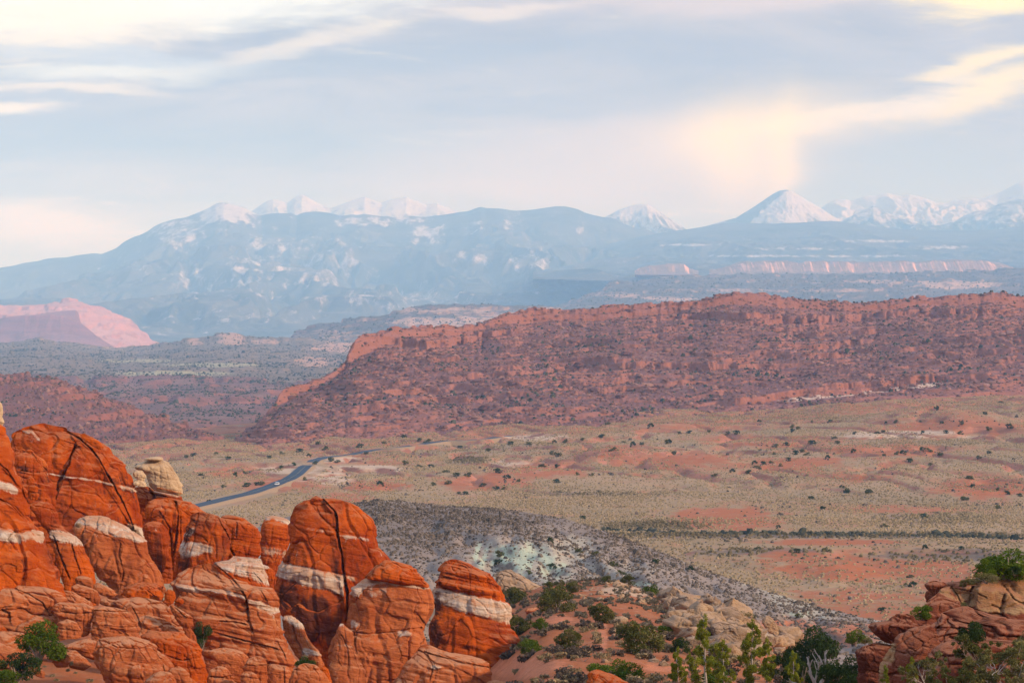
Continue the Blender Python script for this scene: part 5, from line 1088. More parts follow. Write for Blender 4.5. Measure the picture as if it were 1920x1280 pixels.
def tube(V, Fc, pts, rad, k=6):
    pts = np.asarray(pts, float); b = len(V)
    for i, p in enumerate(pts):
        d = pts[min(i + 1, len(pts) - 1)] - pts[max(i - 1, 0)]; d = d / (np.linalg.norm(d) + 1e-9)
        s_ = np.cross(d, [0.3, 0.9, 0.2]); s_ /= np.linalg.norm(s_) + 1e-9; t_ = np.cross(d, s_)
        for q in range(k):
            a = 2 * math.pi * q / k
            V.append(p + rad[i] * (s_ * math.cos(a) + t_ * math.sin(a)))
    for i in range(len(pts) - 1):
        for q in range(k):
            Fc.append((b + i * k + q, b + i * k + (q + 1) % k, b + (i + 1) * k + (q + 1) % k, b + (i + 1) * k + q))
def wander(p0, p1, n, w, rng):
    t = np.linspace(0, 1, n)[:, None]
    p = np.asarray(p0)[None] * (1 - t) + np.asarray(p1)[None] * t
    return p + np.cumsum(rng.normal(size=(n, 3)) * w, 0) * np.sin(np.pi * np.clip(t, 0, .5) + 0.0) * (t > 0)
def leaf_quads(cen, size, rng, flat=0.0, tall=1.0):
    """Small leaf-spray faces round given centres."""
    n = len(cen)
    a = rng.normal(size=(n, 3)); a[:, 2] *= tall; a /= np.linalg.norm(a, axis=1)[:, None]
    b = np.cross(a, rng.normal(size=(n, 3))); b /= np.linalg.norm(b, axis=1)[:, None]
    s_ = (size * rng.uniform(0.6, 1.35, n))[:, None]
    v = np.stack([cen - a * s_, cen - b * s_ * 0.45, cen + a * s_, cen + b * s_ * 0.45], 1).reshape(-1, 3)
    return v, np.arange(4 * n).reshape(-1, 4)
def crown_mesh(name, clumps, per, size, mat, rng, tall=1.0, shell=0.55):
    """clumps: (x, y, z, radius, squash)."""
    C_, T_ = [], []
    for (x, y, z, r, sq) in clumps:
        n = int(per * max(0.3, min(2.0, r ** 2 / np.mean([c[3] for c in clumps]) ** 2)))
        d = rng.normal(size=(n, 3)); d /= np.linalg.norm(d, axis=1)[:, None]
        rr = r * (shell + (1 - shell) * rng.random(n)) ** 0.8 * (1 + 0.22 * perlin(d[:, 0] * 2 + x, d[:, 1] * 2 + y, d[:, 2] * 2 + z))
        c = d * rr[:, None]; c[:, 2] *= sq
        C_.append(c + [x, y, z]); T_.append(np.clip(rng.normal(0.45, 0.22) + rng.normal(0, 0.16, n), 0, 1))
    cen = np.concatenate(C_); tint = np.concatenate(T_)
    v, f = leaf_quads(cen, size, rng, tall=tall)
    return mesh_np(name, v, f, mat, False, {"tint": np.repeat(tint, 4)})
def bush_clumps(w, h, n, rng, flat=0.7):
    out = []
    for _ in range(n):
        a = rng.uniform(0, 2 * math.pi); r = w * 0.5 * math.sqrt(rng.random()) * 0.78
        zmax = h * math.sqrt(max(0.05, 1 - (r / (w * .5)) ** 2))
        z = rng.uniform(0.10 * h, zmax * 0.86)
        out.append((r * math.cos(a), r * math.sin(a), z, rng.uniform(0.13, 0.24) * w, flat))
    return out
def juniper_meshes(kind, n_var, mat, leaves, size, flat=0.75, hw=0.85):
    res = []
    for k in range(n_var):
        rng = np.random.default_rng(100 + k + 17 * len(kind))
        cl = bush_clumps(1.0, hw * rng.uniform(0.85, 1.15), 16, rng, flat)
        cr = crown_mesh("crown", cl, leaves // 16, size, mat, rng)
        V, Fc = [], []
        for _ in range(5):
            a = rng.uniform(0, 6.28); r = rng.uniform(.12, .33)
            tube(V, Fc, wander((0, 0, -.05), (r * math.cos(a), r * math.sin(a), rng.uniform(.3, .6) * hw), 6, .012, rng), np.linspace(.035, .008, 6), 5)
        tr = mesh_np("trunk", np.array(V), np.array(Fc), M_WOOD, True)
        res.append((cr, tr))
    return res
def set_plant(name, label, cat, meshes, p, w, group=None, sink=0.03, stretch=1.0):
    o = link(name, None, None, (p[0], p[1], p[2] - sink * w), random.uniform(0, 6.28), (w, w, w * stretch))
    tag(o, label, cat, group)
    link("crown", meshes[0], o); link("trunk", meshes[1], o)
    return o
J_NEAR = juniper_meshes("near", 4, M_JUN, 4200, 0.030)
J_GREEN = juniper_meshes("green", 3, M_JUNG, 4200, 0.030)
J_DARK = juniper_meshes("dark", 3, M_JUND, 5200, 0.026, hw=1.0)
J_OLIVE = juniper_meshes("olive", 3, M_OLIVE, 3600, 0.026)
far_single = []
for k in range(6):
    rng = np.random.default_rng(900 + k)
    far_single.append(crown_mesh("juniper", bush_clumps(1.0, rng.uniform(.6, .95), 9, rng, .8), 34, 0.085, M_JUND if k % 2 else M_JUN, rng))

# junipers on the near slope: (u, v of the foot, width in px, kind, label)
NEARJ = [
    (958, 1136, 46, 'n', "olive juniper close beside the cone shaped fin's cap, by the tan layered outcrop"),
    (1043, 1148, 54, 'n', "wide olive juniper in front of the skyline crest, left of the red path"),
    (1128, 1166, 42, 'n', "olive juniper with a bare branch reaching over the white flat boulder"),
    (1075, 1110, 26, 'n', "small olive juniper on the skyline, third bush from the tan outcrop"),
    (1027, 1103, 18, 'n', "tiny olive bush on the skyline next to the tan outcrop, nearer one of two"),
    (1050, 1104, 18, 'n', "tiny olive bush on the skyline, farther one of two beside the tan outcrop"),
    (972, 1190, 44, 'n', "half bare juniper showing dark branches at the right foot of the cone shaped fin"),
    (1012, 1184, 28, 'g', "small dense green juniper on bare red sand near the cone shaped fin"),
    (992, 1228, 40, 'g', "green juniper touching the right edge of the cone shaped fin"),
    (1068, 1218, 42, 'n', "dark olive juniper alone in the middle of the red slope"),
    (1197, 1226, 74, 'n', "largest olive juniper, in the hollow left of the tan boulder pile"),
    (1137, 1092, 18, 'n', "spindly yellow bush standing up on the skyline"),
    (1219, 1107, 26, 'g', "round green juniper on the skyline beside the pale crest rock"),
    (1178, 1096, 22, 'n', "flat olive bush right behind the pale crest rock"),
    (1262, 1118, 26, 'n', "low yellow green bush on the skyline above the red slope"),
    (1302, 1124, 20, 'o', "dry greyish bush at the crest, left one of two above the tan pile"),
    (1328, 1128, 26, 'o', "dry greyish bush at the crest, right one of two above the tan pile"),
    (1247, 1190, 24, 'g', "small yellow green bush against the left foot of the tan pile"),
    (1277, 1224, 32, 'd', "dark bush below the left end of the tan pile"),
    (1398, 1176, 32, 'o', "grey scraggly bush growing on top of the tan pile"),
    (966, 1076, 20, 'g', "small green bush sitting on the tan layered outcrop"),
    (1468, 1196, 26, 'd', "dark bush at the right end of the tan pile beside the isolated boulder"),
]
KIND = {'n': J_NEAR, 'g': J_GREEN, 'd': J_DARK, 'o': J_OLIVE}
for i, (u, v, w, k, lb) in enumerate(NEARJ):
    q = near_slope.hit(u, v)
    if q is None: q = near_slope.hit(u, v + 8)
    if q is None: continue
    ms = KIND[k]; set_plant("juniper", lb, "juniper", ms[i % len(ms)], q, w / F * q[1] * 1.28, "junipers on the near slope", stretch=0.95)
def at_depth(u, v, D):
    return P(u, v, D)
def drop(u, v, D):
    x = (u - 960) / F * D
    z = near_slope.at(x, D)
    return np.array([x, D, z])
# bushes among the rocks and at the bottom edge: foot pixel, distance, width px, height factor
ROCKJ = [
    (74, 1236, 134, 84, 'g', 1.0, "bright green juniper growing in front of the layered boulder heap"),
    (34, 1272, 128, 76, 'd', .8, "darker blue green bush at the foot of the bright green juniper"),
    (6, 1286, 124, 60, 'g', .8, "low green bush cut by the left edge of the photo"),
    (378, 1215, 152, 36, 'd', 1.4, "dark green bush squeezed into the cleft below the banded buttress"),
    (574, 1250, 158, 38, 'g', .7, "small green bush in the gap under the leaning pale topped slab"),
    (1128, 1278, 118, 52, 'g', 1.0, "bright green bush just behind the striped red rock at the lower edge"),
    (1174, 1290, 116, 62, 'g', 1.0, "rounded green bush between the striped red rock and the sapling pines"),
    (1222, 1292, 118, 50, 'o', .9, "dusty olive bush left of the first sapling pine"),
    (1246, 1236, 150, 36, 'o', .6, "low yellow olive brush in the hollow below the largest juniper"),
    (1300, 1244, 150, 60, 'o', .5, "spreading olive brush at the foot of the tan pile"),
    (1340, 1290, 116, 60, 'g', .9, "green bush at the lower edge between two sapling pines"),
    (1500, 1290, 112, 80, 'd', 1.0, "dark bush at the lower edge left of the bleached snag"),
    (1530, 1262, 118, 96, 'd', 1.2, "largest dark green pinyon tree, behind the bleached snag"),
    (1474, 1262, 122, 60, 'd', 1.2, "dark pinyon right behind the third sapling pine"),
    (1572, 1270, 110, 70, 'd', 1.0, "dark green bush filling the shade below the alcove"),
    (1604, 1208, 150, 36, 'g', .9, "yellow green bush standing left of the dark overhanging beak"),
    (1622, 1206, 152, 24, 'o', .9, "small olive bush beside the dark overhanging beak"),
    (1610, 1256, 100, 60, 'd', 1.0, "dark bush in front of the shaded block under the beak"),
    (1585, 1296, 96, 90, 'd', .9, "dark green bush cut by the lower edge below the alcove"),
]
for i, (u, v, D, w, k, st, lb) in enumerate(ROCKJ):
    ms = KIND[k]; q = P(u, v, D)
    g = near_slope.at(q[0], D)
    if g is not None and u > 1000: q[2] = min(q[2], g + 0.2) if abs(g - q[2]) < 1.5 else q[2]
    set_plant("juniper", lb, "juniper", ms[(i * 2 + 1) % len(ms)], q, w / F * D * 1.1, None, stretch=st)
OUTJ = [
    (1885, 1062, 101, 100, 'g', .75, "dense dark green juniper on the top of the yellow ledge wall"),
    (1846, 1072, 100, 34, 'g', 1.1, "thin pale juniper at the left side of the dense one on the ledge wall"),
    (1726, 1150, 95, 38, 'g', .9, "round green bush in the notch below the red nose of rock"),
    (1820, 1216, 86, 54, 'd', 1.4, "upright dark pinyon in front of the smooth red shelf"),
    (1782, 1232, 86, 34, 'd', .8, "small dark bush left of the upright dark pinyon"),
    (1850, 1080, 98, 50, 'o', .5, "low grey brush along the top of the ledge wall, longer patch"),
    (1822, 1086, 98, 36, 'o', .5, "low grey brush along the top of the ledge wall, left end"),
    (1806, 1098, 98, 14, 'o', .9, "small dark tuft on the upper face of the ledge wall"),
    (1806, 1134, 95, 14, 'o', .9, "small grey tuft halfway down the ledge wall"),
    (1902, 1072, 99, 22, 'd', .9, "dark tuft beside the pale corner of the ledge wall"),
]
for i, (u, v, D, w, k, st, lb) in enumerate(OUTJ):
    ms = KIND[k]; set_plant("juniper", lb, "juniper", ms[i % len(ms)], P(u, v, D - 2.0), w / F * D * 1.1, None, stretch=st, sink=0.22)

# sapling pines with bare pale trunks and whorled branches
def sapling(name, label, p, h, seed, group, mat=M_SAP, spread=0.30, dens=1.0):
    rng = np.random.default_rng(seed)
    o = tag(link(name, None, None, tuple(p)), label, "pine", group)
    V, Fc = [], []
    lean = rng.normal(0, .02, 2)
    top = np.array([lean[0] * h, lean[1] * h, h])
    ax = wander((0, 0, -.2), top, 12, .008 * h, rng)
    tube(V, Fc, ax, np.linspace(.022 * h, .004 * h, 12), 7)
    cl = []
    nb = 26
    for k in range(nb):
        t = 0.18 + 0.80 * (k / nb) ** 0.9
        i = min(10, int(t * 11)); base = ax[i] + (ax[i + 1] - ax[i]) * (t * 11 - i)
        L_ = h * spread * (1.05 - t) ** 0.75 * rng.uniform(.45, 1.15)
        a = rng.uniform(0, 6.28)
        tip = base + np.array([math.cos(a) * L_, math.sin(a) * L_, L_ * rng.uniform(.05, .6)])
        tube(V, Fc, wander(base, tip, 5, .02 * L_, rng), np.linspace(.007 * h, .002 * h, 5), 4)
        if t > .30 or rng.random() < .35:
            for f in (.55, .8, 1.0):
                c = base + (tip - base) * f
                cl.append((*(c + rng.normal(0, .02 * h, 3)), h * rng.uniform(.028, .06) * (1.15 - .45 * t), 1.25))
    cl.append((*top, h * .04, 2.2))
    link("trunk", mesh_np("trunk", np.array(V), np.array(Fc), M_DEAD, True), o)
    link("crown", crown_mesh("crown", cl, int(150 * dens), 0.021 * h ** .5, mat, rng, 1.6, 0.2), o)
    return o
SAPS = [
    (1326, 1300, 114, 122, "tallest yellow green sapling pine with a pale trunk, left of the tan pile's foot"),
    (1358, 1300, 112, 84, "sapling pine leaning close behind the tallest one"),
    (1410, 1296, 114, 112, "yellow green sapling pine with bare lower twigs, in front of the tan pile"),
    (1438, 1300, 112, 86, "sapling pine next to the bare twigged one, thinner at the top"),
    (1484, 1300, 106, 66, "small pointed sapling pine right in front of the dark pinyon"),
    (1272, 1300, 116, 72, "low sapling pine at the lower edge, left of the tallest one"),
    (1294, 1296, 120, 60, "shortest sapling pine tucked beside the tallest one"),
    (1660, 1300, 80, 44, "pale green sapling at the lower edge in front of the pale mineral streak"),
    (1710, 1300, 78, 56, "pale green sapling at the lower edge below the curved buttress"),
]
for i, (u, v, D, hp, lb) in enumerate(SAPS):
    sapling("pine", lb, P(u, v, D), hp / F * D * 1.15, 40 + i, "sapling pines at the lower edge")
def bare_tree(name, label, p, h, seed, mat, spread=.8, n=7, leaves=None, group=None, cat="dead tree", dirs=None, thick=.03):
    rng = np.random.default_rng(seed)
    o = tag(link(name, None, None, tuple(p)), label, cat, group)
    V, Fc = [], []; tips = []
    def grow(b, d, L_, r, depth):
        e = b + d * L_
        pts = wander(b, e, 7, .035 * L_, rng)
        tube(V, Fc, pts, np.linspace(r, r * .5, 7), 6)
        if depth == 0: tips.append(pts[-1]); return
        for _ in range(rng.integers(2, 4)):
            k = rng.integers(3, 7)
            nd = d + rng.normal(0, .55, 3); nd[2] += .15; nd /= np.linalg.norm(nd)
            grow(pts[k], nd, L_ * rng.uniform(.5, .8), r * .5, depth - 1)
    for k in range(n):
        if dirs: d = np.array(dirs[k % len(dirs)], float)
        else:
            a = rng.uniform(0, 6.28); d = np.array([math.cos(a) * spread, math.sin(a) * spread, rng.uniform(.5, 1.2)])
        d /= np.linalg.norm(d)
        grow(np.array([0, 0, -.05 * h]), d, h * rng.uniform(.45, .6), thick * h, 2)
    link("trunk", mesh_np("trunk", np.array(V), np.array(Fc), mat, True), o)
    if leaves:
        m, per, size, rad = leaves
        cl = [(*t_, h * rad * rng.uniform(.6, 1.3), .8) for t_ in tips]
        link("crown", crown_mesh("crown", cl, per, size, m, rng, 1.0, .15), o)
    return o
bare_tree("dead_tree", "bleached forked snag standing in front of the dark pinyon", P(1538, 1300, 104), 80 / F * 104 * 1.15, 5, M_DEAD, n=3, dirs=[(.12, 0, 1), (-.9, .1, .42), (-.5, -.2, .9)], thick=.05)
bare_tree("dead_tree", "thin black dead twig tree left of the bright green bush at the lower edge", P(1096, 1272, 130), 62 / F * 130, 9, M_WOOD, n=2, dirs=[(-.15, 0, 1), (.1, .1, 1)], thick=.02)
bare_tree("dead_tree", "grey leafless bush in the hollow beside the largest olive juniper", P(1150, 1244, 150), 44 / F * 150, 12, M_DEAD, n=6, thick=.015)
bare_tree("dead_tree", "second grey leafless bush under the largest olive juniper", P(1186, 1246, 150), 40 / F * 150, 13, M_DEAD, n=5, thick=.015)
bare_tree("desert_shrub", "biggest yellow olive shrub with grey arching branches, filling the lower right corner", P(1888, 1310, 72), 112 / F * 72, 21, M_DEAD, n=9, leaves=(M_OLIVE, 110, .045, .10), cat="shrub", spread=1.1, thick=.016)
bare_tree("desert_shrub", "olive shrub with twisted pale branches in front of the curved red buttress", P(1740, 1290, 76), 66 / F * 76, 22, M_DEAD, n=6, leaves=(M_OLIVE, 70, .04, .10), cat="shrub", spread=1.0, thick=.02, dirs=[(-.9, 0, .7), (-.4, 0, 1), (.3, .2, 1)])
bare_tree("desert_shrub", "dense dusty shrub at the lower edge between the two branchy olive shrubs", P(1812, 1318, 73), 84 / F * 73, 23, M_WOOD, n=7, leaves=(M_JUN, 110, .04, .11), cat="shrub", spread=1.1, thick=.014)
bare_tree("desert_shrub", "grey green shrub behind the lower right corner shrub", P(1868, 1262, 80), 70 / F * 80, 24, M_DEAD, n=7, leaves=(M_OLIVE, 90, .04, .11), cat="shrub", spread=1.1, thick=.014)
bare_tree("desert_shrub", "low dark olive shrub filling the gap between the upright pinyon and the corner shrub", P(1842, 1246, 82), 60 / F * 82, 26, M_WOOD, n=7, leaves=(M_JUN, 100, .04, .12), cat="shrub", spread=1.2, thick=.014)
bare_tree("desert_shrub", "grey twiggy shrub hanging over the lower edge at the far corner", P(1930, 1316, 70), 80 / F * 70, 27, M_DEAD, n=8, leaves=(M_OLIVE, 60, .04, .10), cat="shrub", spread=1.2, thick=.014)
bare_tree("desert_shrub", "yellow shrub at the right edge under the ledge wall", P(1925, 1256, 80), 84 / F * 80, 25, M_DEAD, n=7, leaves=(M_OLIVE, 90, .04, .12), cat="shrub", spread=1.0, thick=.014)

# junipers dotted over the valley, the grey hill and the ridge foot
FARJ = []
for X, Y in ((637,905),(535,955),(547,978),(580,955),(620,950),(710,938),(668,965),(420,1000),(330,1015),(505,1000),(960,850),(1040,893),(1265,905),(1300,907),(1490,910),(1330,942),(1690,927),(1520,795),(1590,800),(1400,798),(1640,1030),(1655,1073),(1785,1090),(1900,1120),(1010,1097),(985,1078),(1120,1100),(825,1133),(1615,1138),(885,1188),
             (730,765),(730,793),(945,822),(1050,800),(820,850),(840,848),(830,737),(1210,745),(1165,797),(1195,790),(640,870),(700,860),(400,805),(90,850),(115,905),(200,795),(780,893),(745,905),(805,908),(910,930),(1440,960),(1835,1110),(760,775),(920,740),(1390,740),(1470,680),(1800,640),(1720,700),(1600,750),(1500,745),(1260,740),(560,740),(300,790),(440,800),(1740,780),(1850,770),(1430,888),(1400,890),(1200,912),(1740,900)):
    FARJ.append((1220 + X / 2.743, 520 + Y / 2.743))
for X, Y in ((585,1065),(833,1070),(945,1085),(905,1088),(660,1057),(750,1110),(715,1108),(915,1000),(1020,1045),(960,1035),(1075,855),(980,855),(1200,908),(1225,915),(1260,845),(1205,848),(1350,830),(1450,815),(440,955),(575,970),(510,968),(310,1065),(650,998),(700,1015),(760,1018),(510,835),(1510,885),(1610,865),(1655,855),(1820,900),(1790,850),(1850,800),(555,845),(50,938),(90,945),(240,903),(1395,1015),(1220,1050),(1325,1010),(1220,975),(1140,970),(720,872),(865,888),(620,855),(1560,845),(1700,770),(1480,750),(430,820),(330,850),(200,870),(30,880)):
    FARJ.append((600 + X / 2.743, 520 + Y / 2.743))
for X, Y in ((1545,1000),(1655,1018),(1470,1040),(1575,1035),(1405,1058),(1225,1080),(1175,1097),(1310,1137),(1290,1140),(1120,1152),(1230,1148),(1525,1115),(1045,1228),(1005,1092),(970,993),(930,1003),(1350,1005),(1410,985),(1630,960),(1590,935),(1140,1010),(1080,985),(1500,975)):
    FARJ.append((X / 2.667, 480 + Y / 2.667))
for X, Y in ((430,47),(510,118),(815,8),(665,5),(1455,55),(1185,172),(925,232),(1190,383),(75,382),(335,405),(537,397),(1430,383),(1675,110),(210,245),(1090,570),(905,790),(350,835),(1100,632),(1060,625)):
    FARJ.append((1400 + X / 3.556, 920 + Y / 3.556))
for X, Y in ((422,305),(590,360),(110,432),(690,380),(1045,430),(845,490),(1265,478),(800,445),(615,160),(120,385),(440,460),(300,490)):
    FARJ.append((900 + X / 3.2, 920 + Y / 3.2))
def where(q, u, v):
    if q[1] < 640 and v < 1170 and u < 1320: return "juniper bush dotted on the brown and mint clay hill", "junipers on the grey hill"
    if q[1] < 1000: return "rounded juniper standing alone on the nearer red and sage flat", "junipers on the nearer flat"
    if v > 868: return "small dark juniper scattered on the sage flat of the valley", "junipers on the sage flat"
    if v > 800: return "dark juniper among the pink badland swells below the ridge", "junipers among the swells"
    return "dark juniper clinging to the foot of the long ridge", "junipers at the ridge foot"
for i, (u, v) in enumerate(FARJ):
    q = pick(u, v + 2)
    if q is None or q[1] > 2700: continue
    wpx = 14 if q[1] > 900 else 17
    w = wpx / F * q[1] * random.uniform(0.75, 1.25) * (0.9 if v > 800 else .7)
    w = min(max(w, 1.6), 6.0)
    o = link("juniper", far_single[i % 6], None, (q[0], q[1], q[2] - .05 * w), random.uniform(0, 6.28), (w * random.uniform(1, 1.3), w, w * random.uniform(.75, 1.0)))
    lb, gp = where(q, u, v); tag(o, lb, "juniper", gp)

# ------------------------------------------------------------------ low brush nobody could count
def tuft_cloud(name, pts, sizes, tints, mat, sides=4, h=0.75, label=None):
    """Many low clumps in one mesh: each a ragged little dome."""
    n = len(pts); rng = np.random.default_rng(len(pts))
    ang = np.linspace(0, 2 * math.pi, sides, endpoint=False)[None] + rng.uniform(0, 6.28, (n, 1))
    r0 = sizes[:, None] * rng.uniform(.75, 1.25, (n, sides)); r1 = sizes[:, None] * rng.uniform(.45, .85, (n, sides))
    A_ = np.stack([pts[:, :1] + r0 * np.cos(ang), pts[:, 1:2] + r0 * np.sin(ang), np.repeat(pts[:, 2:3] - .05 * sizes[:, None], sides, 1)], -1)
    B_ = np.stack([pts[:, :1] + r1 * np.cos(ang + .5), pts[:, 1:2] + r1 * np.sin(ang + .5), pts[:, 2:3] + h * sizes[:, None] * rng.uniform(.7, 1.2, (n, sides))], -1)
    Tp = np.stack([pts[:, 0], pts[:, 1], pts[:, 2] + h * sizes * rng.uniform(.95, 1.5, n)], -1)[:, None]
    V = np.concatenate([A_, B_, Tp], 1).reshape(-1, 3); k = 2 * sides + 1
    b = (np.arange(n) * k)[:, None]; q = np.arange(sides)[None]; q1 = (q + 1) % sides
    f4 = np.stack([b + q, b + q1, b + sides + q1, b + sides + q], -1).reshape(-1, 4)
    f3 = np.stack([b + sides + q, b + sides + q1, b + 0 * q + 2 * sides], -1).reshape(-1, 3)
    me = mesh_np(name, V, [f4, f3], mat, False, {"tint": np.repeat(np.clip(tints, 0, 1), k)})
    return tag(link(name, me), label, kind='stuff')
def spots(sheet, n, D0, D1, u0, u1, seed):
    """Places spread evenly over the ground area of a sheet between two distances."""
    rng = np.random.default_rng(seed)
    D = np.sqrt(rng.uniform(D0 ** 2, D1 ** 2, n)); u = rng.uniform(u0, u1, n)
    j = np.clip(np.round(np.interp(u, sheet.u, np.arange(len(sheet.u)))).astype(int), 0, len(sheet.u) - 1)
    z = np.empty(n); ok = np.ones(n, bool)
    for jj in np.unique(j):
        m = j == jj; d = sheet.D[:, jj]
        z[m] = np.interp(D[m], d, sheet.z[:, jj]); ok[m] = (D[m] > d[0]) & (D[m] < d[-15]) & (u[m] > sheet.u[0]) & (u[m] < sheet.u[-1])
    x = (u - 960) / F * D
    return np.stack([x, D, z], -1)[ok], rng
def off_road(p):
    keep = np.ones(len(p), bool)
    m = (p[:, 1] > ROAD_XY[:, 1].min() - 20) & (p[:, 1] < ROAD_XY[:, 1].max() + 20)
    idx = np.nonzero(m)[0]
    for a in range(0, len(idx), 20000):
        s_ = idx[a:a + 20000]
        d = ((p[s_, None, :2] - ROAD_XY[None, ::2]) ** 2).sum(-1).min(1)
        keep[s_] = d > 12 ** 2
    return keep
def vu(p): return 960 + p[:, 0] / p[:, 1] * F, 640 - p[:, 2] / p[:, 1] * F
# valley sage
p, rng = spots(ground, 280000, 560, 2050, -40, 1960, 1)
u_, v_ = vu(p)
redm = np.clip(patches(u_, v_, RED_V, .7, 14) + patches(u_, v_, PALE_V, .6, 12), 0, 1)
dens = 0.30 + 0.75 * sstep(-.25, .35, fbm(p[:, 0] / 70, p[:, 1] / 110, 2.0, 3)) - 0.42 * redm
keep = (rng.random(len(p)) < dens) & off_road(p)
p = p[keep]; u_, v_ = u_[keep], v_[keep]
darkm = patches(u_, v_, DARK_V, .5, 8)
tint = rng.normal(.62, .20, len(p)) + .30 * fbm(p[:, 0] / 120, p[:, 1] / 160, 5.0, 3) + .35 * fbm(p[:, 0] / 520, p[:, 1] / 55, 2.0, 3) - .75 * darkm
tuft_cloud("sagebrush_cover", p, rng.uniform(.30, .62, len(p)) * (1 + .9 * darkm), tint, M_SAGE, 4, .8, "grey green and straw sagebrush covering the valley floor")
p, rng = spots(ground, 40000, 560, 2100, -40, 1960, 2)
u_, v_ = vu(p)
keep = (rng.random(len(p)) < .04 + .75 * sstep(.08, .45, fbm(p[:, 0] / 45, p[:, 1] / 70, 8.0, 3))) & off_road(p); p = p[keep]
tuft_cloud("brush_cover", p, rng.gamma(2.5, .13, len(p)) + .15, rng.normal(.5, .25, len(p)), M_BRUSH, 4, .8, "scattered dark brush on the valley floor")
p, rng = spots(ground, 60000, 860, 985, 1130, 1960, 22)
u_, v_ = vu(p)
keep = np.abs(v_ - pl([(1100, 992), (1250, 1000), (1400, 1001), (1600, 1003), (1920, 1010)], u_) + 3 * fbm(p[:, 0] / 30, p[:, 1] / 30, .3, 2)) < 1.1 + 2.0 * fbm(p[:, 0] / 18, p[:, 1] / 40, 7.3, 3)
keep &= rng.random(len(p)) < .30
p = p[keep]
tuft_cloud("wash_brush", p, rng.gamma(2.5, .17, len(p)) + .2, rng.normal(.55, .35, len(p)), M_FARBR, 5, .9, "blue green brush lining the dry wash")
# grey hill
p, rng = spots(grey_hill, 44000, 345, 640, 560, 2000, 3)
u_, v_ = vu(p)
mint = patches(u_, v_, [(955, 1042, 80, 30, 1), (1030, 1060, 60, 26, .9)], .75, 16, .9)
keep = rng.random(len(p)) < (.80 - .62 * mint) * (.6 + .6 * sstep(-.3, .3, fbm(p[:, 0] / 25, p[:, 1] / 40, 1.0, 3)))
p = p[keep]
tuft_cloud("brush_cover", p, rng.gamma(2.6, .068, len(p)) + .08, rng.normal(.45, .28, len(p)), M_HILLB, 5, .8, "dark brush speckling the grey brown hill")
p, rng = spots(grey_hill, 16000, 500, 625, 560, 1260, 33)
keep = rng.random(len(p)) < .7 * sstep(-.1, .3, fbm(p[:, 0] / 20, p[:, 1] / 40, 4.0, 3)); p = p[keep]
tuft_cloud("stony_cover", p, rng.gamma(2.5, .07, len(p)) + .08, rng.normal(.35, .3, len(p)), M_HILLB, 4, .9, "dark stones and brush on the crown of the grey hill")
# ridge brush and broken rock
p, rng = spots(ridge, 32000, 1700, 2790, 380, 1960, 4)
keep = rng.random(len(p)) < .10 + .8 * sstep(0, .4, fbm(p[:, 0] / 60, p[:, 1] / 120, 3.0, 3)); p = p[keep]
tuft_cloud("brush_cover", p, rng.gamma(2.4, .28, len(p)) + .3, rng.normal(.40, .28, len(p)), M_FARBR, 4, .85, "dark junipers and brush peppering the long ridge")
M_RUB = leaf_mat("broken_ridge_rock", (0.14, 0.064, 0.056), (0.42, 0.225, 0.165), None, 0.0)
p, rng = spots(ridge, 70000, 1700, 2790, 380, 1960, 5)
keep = rng.random(len(p)) < .30 + .6 * sstep(-.1, .3, fbm(p[:, 0] / 45, p[:, 1] / 80, 7.0, 3)); p = p[keep]
tuft_cloud("rubble_cover", p, rng.gamma(2.0, .55, len(p)) + .35, rng.normal(.42, .24, len(p)), M_RUB, 5, .42, "broken red rock strewn over the long ridge")
# near slope low growth: the nearest shrubs as things, the rest as cover
sage_m = []
for k in range(6):
    rng2 = np.random.default_rng(500 + k)
    sage_m.append(crown_mesh("sagebrush", bush_clumps(1.0, .6, 7, rng2, .7), 45, .075, M_SAGE if k % 2 == 0 else M_BRUSH, rng2, 1.4, .3))
p, rng = spots(near_slope, 6500, 112, 285, 930, 1560, 6)
u_, v_ = vu(p)
bare = patches(u_, v_, [(1130, 1195, 16, 50, 1), (1125, 1160, 14, 24, 1), (985, 1255, 90, 22, .8), (1250, 1250, 50, 8, .8)], .4, 10, 1.5)
inpile = np.array([inside(rubble_zone, a, b + 4) for a, b in zip(u_, v_)])
keep = (rng.random(len(p)) < (.06 + .62 * sstep(-.05, .4, fbm(p[:, 0] / 6, p[:, 1] / 10, 6.0, 3))) * (1 - .9 * bare)) & ~inpile
p = p[keep]; o_ = np.argsort(p[:, 1])
big = p[o_[:230]]; rest = p[o_[230:]]
for i, q in enumerate(big):
    o = link("sagebrush", sage_m[i % 6], None, (q[0], q[1], q[2] - .03), random.uniform(0, 6.28), random.uniform(.5, 1.15))
    tag(o, "pale grey green sagebrush tuft on the near red sand" if i % 2 == 0 else "dark blackbrush tuft on the near red sand", "sagebrush" if i % 2 == 0 else "brush", "sagebrush tufts on the near sand" if i % 2 == 0 else "dark brush tufts on the near sand")
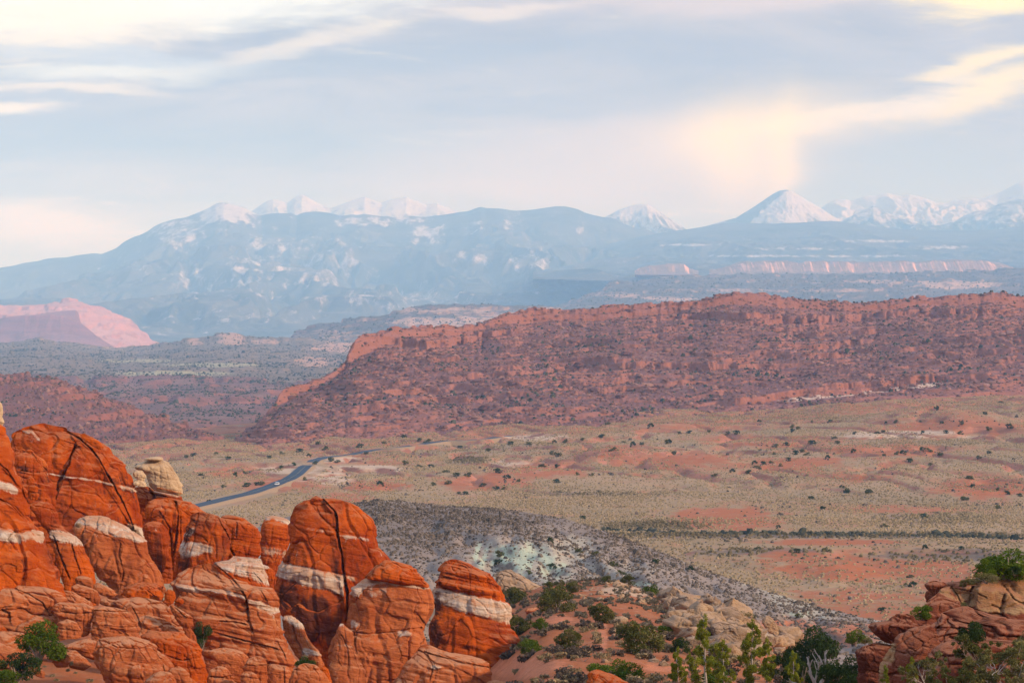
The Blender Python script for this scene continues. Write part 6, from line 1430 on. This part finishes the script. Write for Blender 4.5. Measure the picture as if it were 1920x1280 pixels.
# the far tufts share shapes through one mesh
tv, tf, tt = [], [], []; off = 0
for i, q in enumerate(rest):
    me = sage_m[i % 6]; n = len(me.vertices)
    if i < 6:
        pass
    co = np.empty(n * 3, np.float32); me.vertices.foreach_get('co', co); co = co.reshape(-1, 3)
    tn = np.empty(n, np.float32); me.attributes['tint'].data.foreach_get('value', tn)
    a = random.uniform(0, 6.28); s_ = random.uniform(.25, .95); c_, d_ = math.cos(a) * s_, math.sin(a) * s_
    tv.append(np.stack([co[:, 0] * c_ - co[:, 1] * d_ + q[0], co[:, 0] * d_ + co[:, 1] * c_ + q[1], co[:, 2] * s_ + q[2]], -1))
    tf.append(np.arange(n).reshape(-1, 4) + off); tt.append(tn * (.75 if i % 2 else 1)); off += n
M_MIXB = leaf_mat("mixed_brush", (0.085, 0.072, 0.05), (0.36, 0.30, 0.21), None, 0.1)
tag(link("sagebrush_cover", mesh_np("sagebrush_cover", np.concatenate(tv), np.concatenate(tf), M_MIXB, False, {"tint": np.concatenate(tt)})), "mixed low brush over the red slope", kind='stuff')
# grass tufts in the sand between the boulders
for u, v, D, w in ((128, 1196, 146, 10), (138, 1195, 146, 8), (136, 1246, 137, 18), (130, 1258, 135, 14), (142, 1262, 134, 10), (96, 1268, 131, 14), (106, 1276, 130, 14), (166, 1278, 131, 18), (84, 1250, 133, 10), (574, 1232, 160, 14)):
    q = P(u, v, D - 1.0)
    tag(link("sagebrush", sage_m[0], None, tuple(q), random.uniform(0, 6.28), w / F * D), "small green grey tuft in the sand between the red boulders", "sagebrush", "tufts between the boulders")

for nm, nn, sz in (("hill", 16000, .8), ("canyon", 45000, 1.35), ("plain", 50000, 1.7)):
    sh = [q for q in SHEETS if q.ob.name.split(".")[0] == nm and q is not grey_hill][0]
    p, rng = spots(sh, nn, float(sh.D.min()), float(sh.D.max()), -40, 760, 70 + nn % 7)
    keep = rng.random(len(p)) < .15 + .75 * sstep(-.1, .35, fbm(p[:, 0] / (60 * sz), p[:, 1] / (120 * sz), 3.0, 3)); p = p[keep]
    tuft_cloud("brush_cover", p, rng.gamma(2.5, .28 * sz, len(p)) + .3 * sz, rng.normal(.35, .28, len(p)), M_FARBR, 4, .8, "dark brush over the " + {"hill": "red purple hill", "canyon": "canyon country", "plain": "dusky plain"}[nm])
sh = [q for q in SHEETS if q.ob.name == "hill.001" or (q.ob.name == "hill" and q is not grey_hill)][0]
p, rng = spots(sh, 22000, float(sh.D.min()), float(sh.D.max()), -40, 480, 91)
keep = rng.random(len(p)) < .2 + .6 * sstep(-.1, .3, fbm(p[:, 0] / 40, p[:, 1] / 80, 7.0, 3)); p = p[keep]
tuft_cloud("rubble_cover", p, rng.gamma(2.2, .40, len(p)) + .3, rng.normal(.35, .22, len(p)), M_RUB, 5, .75, "broken rock over the red purple hill")

for lab, nn, sz in (("stepped blue", 16000, 2.6), ("broad dark mesa", 26000, 3.2)):
    sh = [q for q in SHEETS if str(q.ob.get("label", "")).startswith(lab)][0]
    p, rng = spots(sh, nn, float(sh.D.min()), float(sh.D.max()), 480, 1960, 95)
    keep = rng.random(len(p)) < .2 + .7 * sstep(-.1, .3, fbm(p[:, 0] / 150, p[:, 1] / 300, 3.0, 3)); p = p[keep]
    tuft_cloud("brush_cover", p, rng.gamma(2.5, .28 * sz, len(p)) + .3 * sz, rng.normal(.3, .28, len(p)), M_FARBR, 4, .8, "dark brush over the far tableland")
